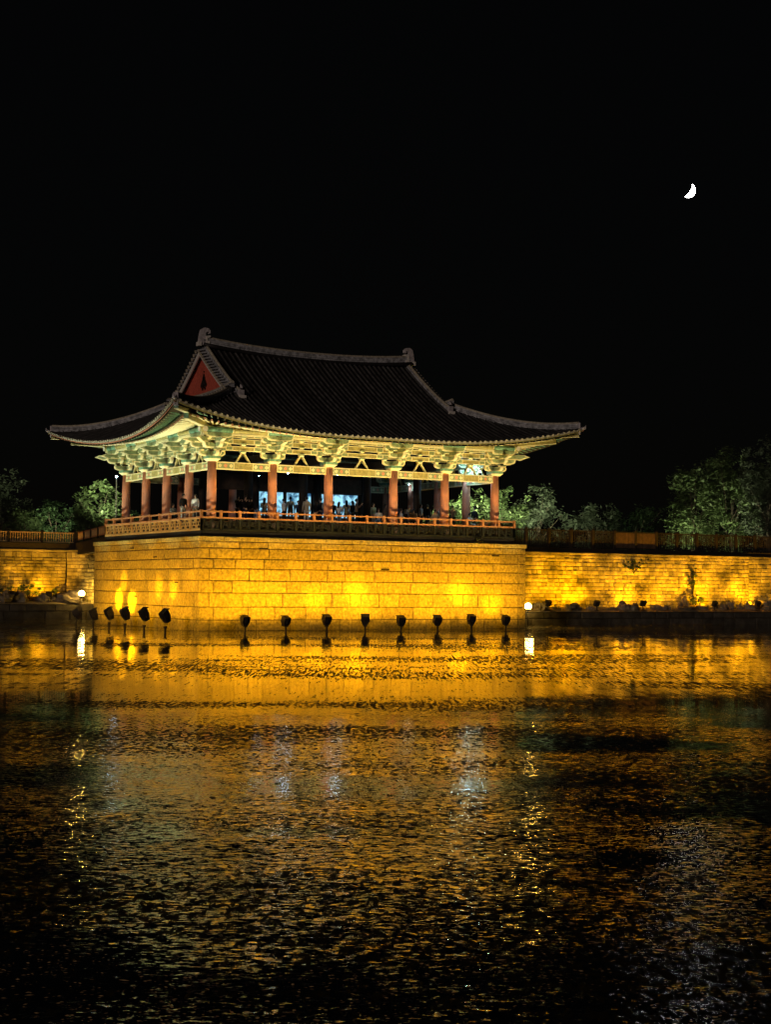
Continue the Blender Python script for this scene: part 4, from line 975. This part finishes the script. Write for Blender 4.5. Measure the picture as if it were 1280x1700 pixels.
PP = [ # px, v, face (0 looks out to the front), top, legs, pose, height, hair, label
 (287, 6.5, 0.4, 'grey', 'black', 'sit', 1.65, 'short', 'person in grey seated between the third and fourth left columns'),
 (324, 2.6, -.9, 'white', 'grey', 'stand', 1.66, 'long', 'person in a white shirt just left of the corner column'),
 (395, 3.0, .2, 'black', 'black', 'phone', 1.7, 'short', 'person in black raising a phone, right of the corner column'),
 (407, 2.9, .1, 'black', 'navy', 'phone', 1.7, 'short', 'second black coated person, half turned, by the dark inner column'),
 (427, 8.6, 2.8, 'blue', 'white', 'stand', 1.35, 'short', 'child with bright trousers in front of the left screen'),
 (439, 4.3, 2.4, 'tan', 'black', 'fold', 1.7, 'long', 'person with dark long hair and tan top left of the second column'),
 (471, 4.0, 1.6, 'white', 'black', 'phone', 1.68, 'short', 'person with white sleeves right of the second column'),
 (482, 2.6, 2.6, 'tan', 'brown', 'stand', 1.74, 'short', 'person in a wide tan coat seen from behind'),
 (509, 2.6, 3.0, 'beige', 'white', 'stand', 1.78, 'short', 'person in a beige hooded jacket before the dark inner column'),
 (524, 4.2, 2.6, 'black', 'black', 'stand', 1.62, 'long', 'shorter person in black right of the beige jacket'),
 (532, 3.6, -2.6, 'black', 'navy', 'stand', 1.80, 'short', 'tall person in black just left of the third column'),
 (563, 3.4, 1.9, 'white', 'grey', 'fold', 1.58, 'long', 'person in a pale top right of the third column'),
 (575, 3.0, 2.9, 'tan', 'brown', 'stand', 1.68, 'long', 'person with long hair over a tan coat before the right screen'),
 (585, 3.6, -1.2, 'black', 'black', 'stand', 1.70, 'long', 'dark haired person in black before the right screen edge'),
 (592, 3.0, 1.0, 'brown', 'black', 'phone', 1.80, 'short', 'tall person in brown at the right end of the screens'),
 (620, 4.4, .3, 'floral', 'grey', 'stand', 1.66, 'short', 'person in a green patterned top beside the right inner column'),
 (629, 3.2, -.6, 'white', 'blue', 'sit', 1.65, 'short', 'seated person in white left of the fourth column'),
 (666, 3.0, 1.2, 'white', 'black', 'sit', 1.70, 'short', 'seated person in a white shirt right of the fourth column'),
 (674, 3.8, .4, 'black', 'black', 'sit', 1.70, 'long', 'seated person in black between two pale figures'),
 (680, 3.4, -.3, 'grey', 'grey', 'fold', 1.55, 'cap', 'person with a pale cap between the fourth and fifth columns'),
 (687, 3.2, -.7, 'tan', 'black', 'sit', 1.72, 'short', 'seated person in tan against the dark inner column'),
 (710, 4.6, 1.8, 'black', 'black', 'stand', 1.72, 'short', 'person in black standing against the green trees left of the fifth column'),
 (722, 3.2, -1.4, 'beige', 'brown', 'sit', 1.75, 'short', 'seated person in beige leaning towards the fifth column'),
 (727, 4.6, -1.6, 'brown', 'black', 'sit', 1.70, 'long', 'seated person in brown right beside the fifth column'),
 (780, 4.0, .5, 'white', 'grey', 'sit', 1.60, 'short', 'seated person in white between the fifth and last columns'),
 (788, 4.4, -1.3, 'black', 'black', 'stand', 1.66, 'short', 'person in black between the fifth and last columns'),
]
PP += [(417, 3.4, 2.0, 'black', 'black', 'stand', 1.66, 'short', 'dark figure at the left edge of the left screen'),
 (451, 5.2, 2.9, 'grey', 'black', 'stand', 1.62, 'long', 'grey figure just behind the second column'),
 (495, 5.6, -.6, 'navy', 'black', 'stand', 1.7, 'short', 'navy figure between the tan coat and the beige jacket'),
 (553, 5.0, 2.2, 'black', 'grey', 'stand', 1.72, 'short', 'dark figure just right of the third column'),
 (603, 5.2, -2.2, 'black', 'black', 'stand', 1.74, 'short', 'dark figure against the right inner column'),
 (640, 4.6, .9, 'brown', 'black', 'stand', 1.64, 'long', 'brown figure just left of the fourth column'),
 (658, 5.0, -1.0, 'navy', 'grey', 'stand', 1.7, 'short', 'navy figure just right of the fourth column'),
 (699, 3.6, .6, 'grey', 'black', 'stand', 1.68, 'long', 'grey figure midway between the fourth and fifth columns'),
 (752, 3.4, 1.8, 'brown', 'black', 'fold', 1.66, 'short', 'brown figure right of the fifth column'),
 (304, 3.4, .2, 'black', 'grey', 'stand', 1.7, 'short', 'dark figure beside the fourth left column')]
for px, v, fc, tp_, lg, ps, hg, hr, lab in PP: person(uat(px, v), v, FL+.001, fc, tp_, lg, lab, ps, hg, hr, bag=(px in (482, 532)))

# ------------------------------------------------------------------ trees and shrubs
def crown_mesh(R1, R2, H, nl, ls, seed, base=0., mats_=('leaf_a',)):
    """many leaf sized faces clumped at twig ends through the crown's volume"""
    rnd = random.Random(seed); m_ = MB(); cl_ = []
    ncl = max(8, nl//26)
    for _ in range(ncl):
        while True:
            p = Vector((rnd.uniform(-1,1), rnd.uniform(-1,1), rnd.uniform(-1,1)))
            if .25 < p.length < 1 and mn.noise(p*2.0+Vector((seed,0,0))) > -.02: break
        p = p*(.75+.35*mn.noise(p*1.6+Vector((0,seed,0)))+.15)
        c = Vector((p.x*R1, p.y*R2, base+H/2+p.z*H/2)); cl_.append(c)
    for c in cl_:
        r = rnd.uniform(.35, .75)*min(R1, H/2)*.27
        for _ in range(26):
            q = c+Vector((rnd.gauss(0,r*.6), rnd.gauss(0,r*.6), rnd.gauss(0,r*.45)))
            a = Vector((rnd.uniform(-1,1), rnd.uniform(-1,1), rnd.uniform(-.5,.5))).normalized(); b_ = a.cross(Vector((rnd.uniform(-.6,.6), rnd.uniform(-.6,.6), 1))).normalized()
            s = ls*rnd.uniform(.6, 1.3)
            m_.v += [tuple(q-a*s), tuple(q-b_*s*.45), tuple(q+a*s), tuple(q+b_*s*.45)]; o = len(m_.v)-4
            m_.f.append((o, o+1, o+2, o+3)); m_.m.append(0); m_.sm.append(False)
    return m_, cl_
def tree(px, z_base, dist, R1, H, label, matn, nl=5200, ls=.22, seed=1, trunk=1.2, cat='tree', grp='trees behind the pond walls', hz=None, name='tree'):
    P_ = ray(px, 900, dist); P_.z = z_base
    t = tag(put(name, None, None, P_), label, cat, grp)
    m_, cl_ = crown_mesh(R1, R1*.85, H, nl, ls, seed, trunk); m_.build('crown', [matn], t)
    b_ = MB(); rnd = random.Random(seed+5); top = trunk+H*.62
    b_.tube([(0,0,-.2), (.1,0,trunk*.7), (.05,.1,trunk+H*.3), (0,0,top)], [.05*H*.55+.06, .04*H*.5+.04, .1, .03], 8)
    for c in rnd.sample(cl_, min(14, len(cl_))):
        z0 = trunk*.6+rnd.random()*H*.35; mid = Vector((c.x*.5, c.y*.5, (z0+c.z)/2+.1)); b_.tube([(.05,.05,z0), mid, c], [.07, .045, .015], 5)
    b_.build('trunk', ['bark'], t); return t
G0 = 5.2
TR = [ # px, dist, half width, crown height, trunk, label, leaf, leaves, seed
 (-2, 150, 3.2, 8.4, .8, 'dim tree cut by the left edge of the photo', 'leaf_c', 3600, 11),
 (40, 146, 2.6, 4.8, .2, 'low tree lit from below behind the left fence', 'leaf_a', 4600, 12),
 (92, 147, 2.9, 5.4, .3, 'dark tree between the low lit tree and the bright tree', 'leaf_b', 4200, 13),
 (163, 138, 2.7, 6.6, .4, 'bright green tree left of the pavilion under its eave', 'leaf_a', 6000, 14),
 (222, 142, 3.0, 4.2, .2, 'dark leafy tree seen between the two leftmost left columns', 'leaf_b', 4600, 15),
 (285, 144, 2.8, 3.8, .2, 'dark shrubby tree seen between the middle left columns', 'leaf_b', 3200, 16),
 (700, 143, 2.2, 4.6, .4, 'green lit tree seen left of the fifth column', 'leaf_a', 4200, 17),
 (772, 141, 3.0, 5.8, .6, 'vivid green tree seen between the fifth and last front columns', 'leaf_a', 6200, 18),
 (838, 139, 2.9, 6.0, .6, 'bright green tree just behind the last front column', 'leaf_a', 6200, 19),
 (893, 140, 3.0, 6.5, .5, 'rounded grey green tree right of the pavilion', 'leaf_c', 6200, 20),
 (985, 142, 2.9, 5.6, .3, 'dim shrubby tree behind the fence right of the rounded tree', 'leaf_c', 4200, 21),
 (1055, 148, 3.2, 5.4, .4, 'almost black tree behind the lit fence panels', 'leaf_b', 3600, 22),
 (1150, 141, 3.1, 9.0, .1, 'tall tree lit from below, left of the biggest tree', 'leaf_a', 8600, 23),
 (1215, 143, 3.7, 11.2, .2, 'biggest tree at the right with pale lit leaf clumps', 'leaf_a', 11000, 24),
 (1275, 140, 3.2, 11.4, .4, 'tall tree cut by the right edge of the photo', 'leaf_c', 9500, 25)]
for px, dist, R1, H, tk, lab, lf, nl, sd_ in TR: tree(px, G0, dist, R1, H, lab, lf, int(nl*.8), .21, sd_, tk)
for px, v, z_, R1, H, lab, nl in ((48, 35.6, 1.5, 1.3, 1.25, 'broad leafy shrub lit gold on the left terrace', 900), (18, 35.8, 1.5, 1.0, 1.2, 'dark shrub at the left edge against the wall', 500), (88, 35.8, 1.5, .8, .9, 'small shrub at the foot of the left wall by its joint', 400), (1156, 8.7, 1.25, .75, 1.15, 'gold lit leafy shrub on the right terrace', 700)):
    u = upx(px, v); P_ = wl(u, v, z_); t = tag(put('shrub', None, None, P_), lab, 'shrub', 'shrubs on the terraces')
    m_, cl_ = crown_mesh(R1, .5, H, nl, .11, int(px), 0); m_.build('foliage', ['leaf_a' if px != 1156 else 'leaf_c'], t)
    b_ = MB()
    for c in cl_[:8]: b_.tube([(0,0,0), c*.5, c], [.03,.02,.01], 4)
    b_.build('stems', ['bark'], t)
for px, z_, R1, H, lab, nl in ((1052, 4.3, 1.5, 1.0, 'dark creeper hanging on the upper middle of the right wall', 520), (1150, 2.6, .7, 2.3, 'dark creeper climbing the wall above the lit shrub', 420)):
    P_ = wl(upx(px, 9.4), 9.34, z_); t = tag(put('creeper', None, None, P_, YAW), lab, 'climbing plant', 'creepers on the right wall')
    m_, cl_ = crown_mesh(R1, .10, H, nl, .085, int(px), 0); m_.build('foliage', ['leaf_b'], t)
    b_ = MB()
    for c in cl_: b_.tube([(0,.05,-.3), c*.5+Vector((.1,.03,.05)), c], .018, 4)
    b_.build('stems', ['bark'], t)
u = 20.35; t = tag(put('plant', None, None, wl(u, .02, PH-.02)), 'tiny twiggy plant growing from the platform coping', 'plant')
m_, cl_ = crown_mesh(.55, .12, .45, 130, .07, 77, -.1); m_.build('foliage', ['leaf_b'], t)
b_ = MB()
for c in cl_: b_.tube([(0,.05,.0), c*.5+Vector((0,-.08,.05)), c+Vector((0,-.12,0))], .012, 4)
b_.build('stems', ['bark'], t)
# uplights among the trees
GRN = (.90, 1.0, .62)
def tlight(px, py, dist, pw, rad=.2, col=GRN):
    P_ = ray(px, py, dist)-Vector((0, 1.2, 0)); spot('tree_uplight', P_, P_+Vector((.15, 1, .55)), pw*5, col, 110, .7, rad)
for px, py, dist, pw in ((165, 846, 135, 500), (90, 882, 143, 260), (60, 868, 142, 160), (775, 850, 138.5, 1000), (828, 850, 135.5, 750), (700, 850, 139, 500), (880, 870, 136, 420), (910, 850, 136, 160), (965, 880, 138, 130), (1130, 898, 138, 300), (1165, 860, 137, 40), (1225, 896, 139, 210), (1205, 830, 138, 35), (1268, 800, 136.5, 25), (225, 860, 138, 60), (2, 800, 146, 60)):
    tlight(px, py, dist, pw)
P_ = ray(193, 793, 136); t = tag(put('street_lamp', None, None, (P_.x, P_.y, G0)), 'small bluish white lamp on a pole left of the leftmost column', 'street lamp')
m_ = MB(); m_.tube([(0,0,0),(0,0,P_.z-G0)], .05, 8); m_.build('pole', ['iron'], t); m_ = MB(); m_.sphere((0,0,P_.z-G0+.1), .09, 10, 6); m_.build('bulb', ['white_lamp'], t)

for px, py, pw in ((168, 786, 1500), (196, 800, 500), (812, 800, 900)):
    P_ = ray(px, py, 134); spot('tree_downlight', P_, P_+Vector((-.05, 1, -.25)), pw, GRN, 75, .9, .15)
# ------------------------------------------------------------------ floating bits, pale and tilted to stand in for glints on the near water
M['glint_scrap'] = mat('leaf_scrap_glint', (.42, .27, .13), .5, .3)
rnd = random.Random(4); m_ = MB()
for _ in range(15000):
    y = 8.5+42*rnd.random()**1.5; x = rnd.uniform(-.27, .27)*y; a = rnd.uniform(-.7, .7); s = rnd.uniform(.006, .020)
    if mn.noise(Vector((x*.5, y*.7, 5))) < -.08: continue
    if rnd.random() < .03: s *= 2.5; w_ = .10
    else: w_ = rnd.uniform(.12, .32)
    tl_ = rnd.uniform(0, .9)
    d = Vector((cos(a), sin(a), rnd.uniform(-.06, .06)))*s; e = Vector((-sin(a), cos(a), tl_))*s*w_; c = Vector((x, y, .004+abs(e.z)+abs(d.z)))
    m_.add([c-d, c-e, c+d, c+e], [(0,1,2,3)])
m_.build('floating_glint_scraps', ['glint_scrap'], kind='stuff')
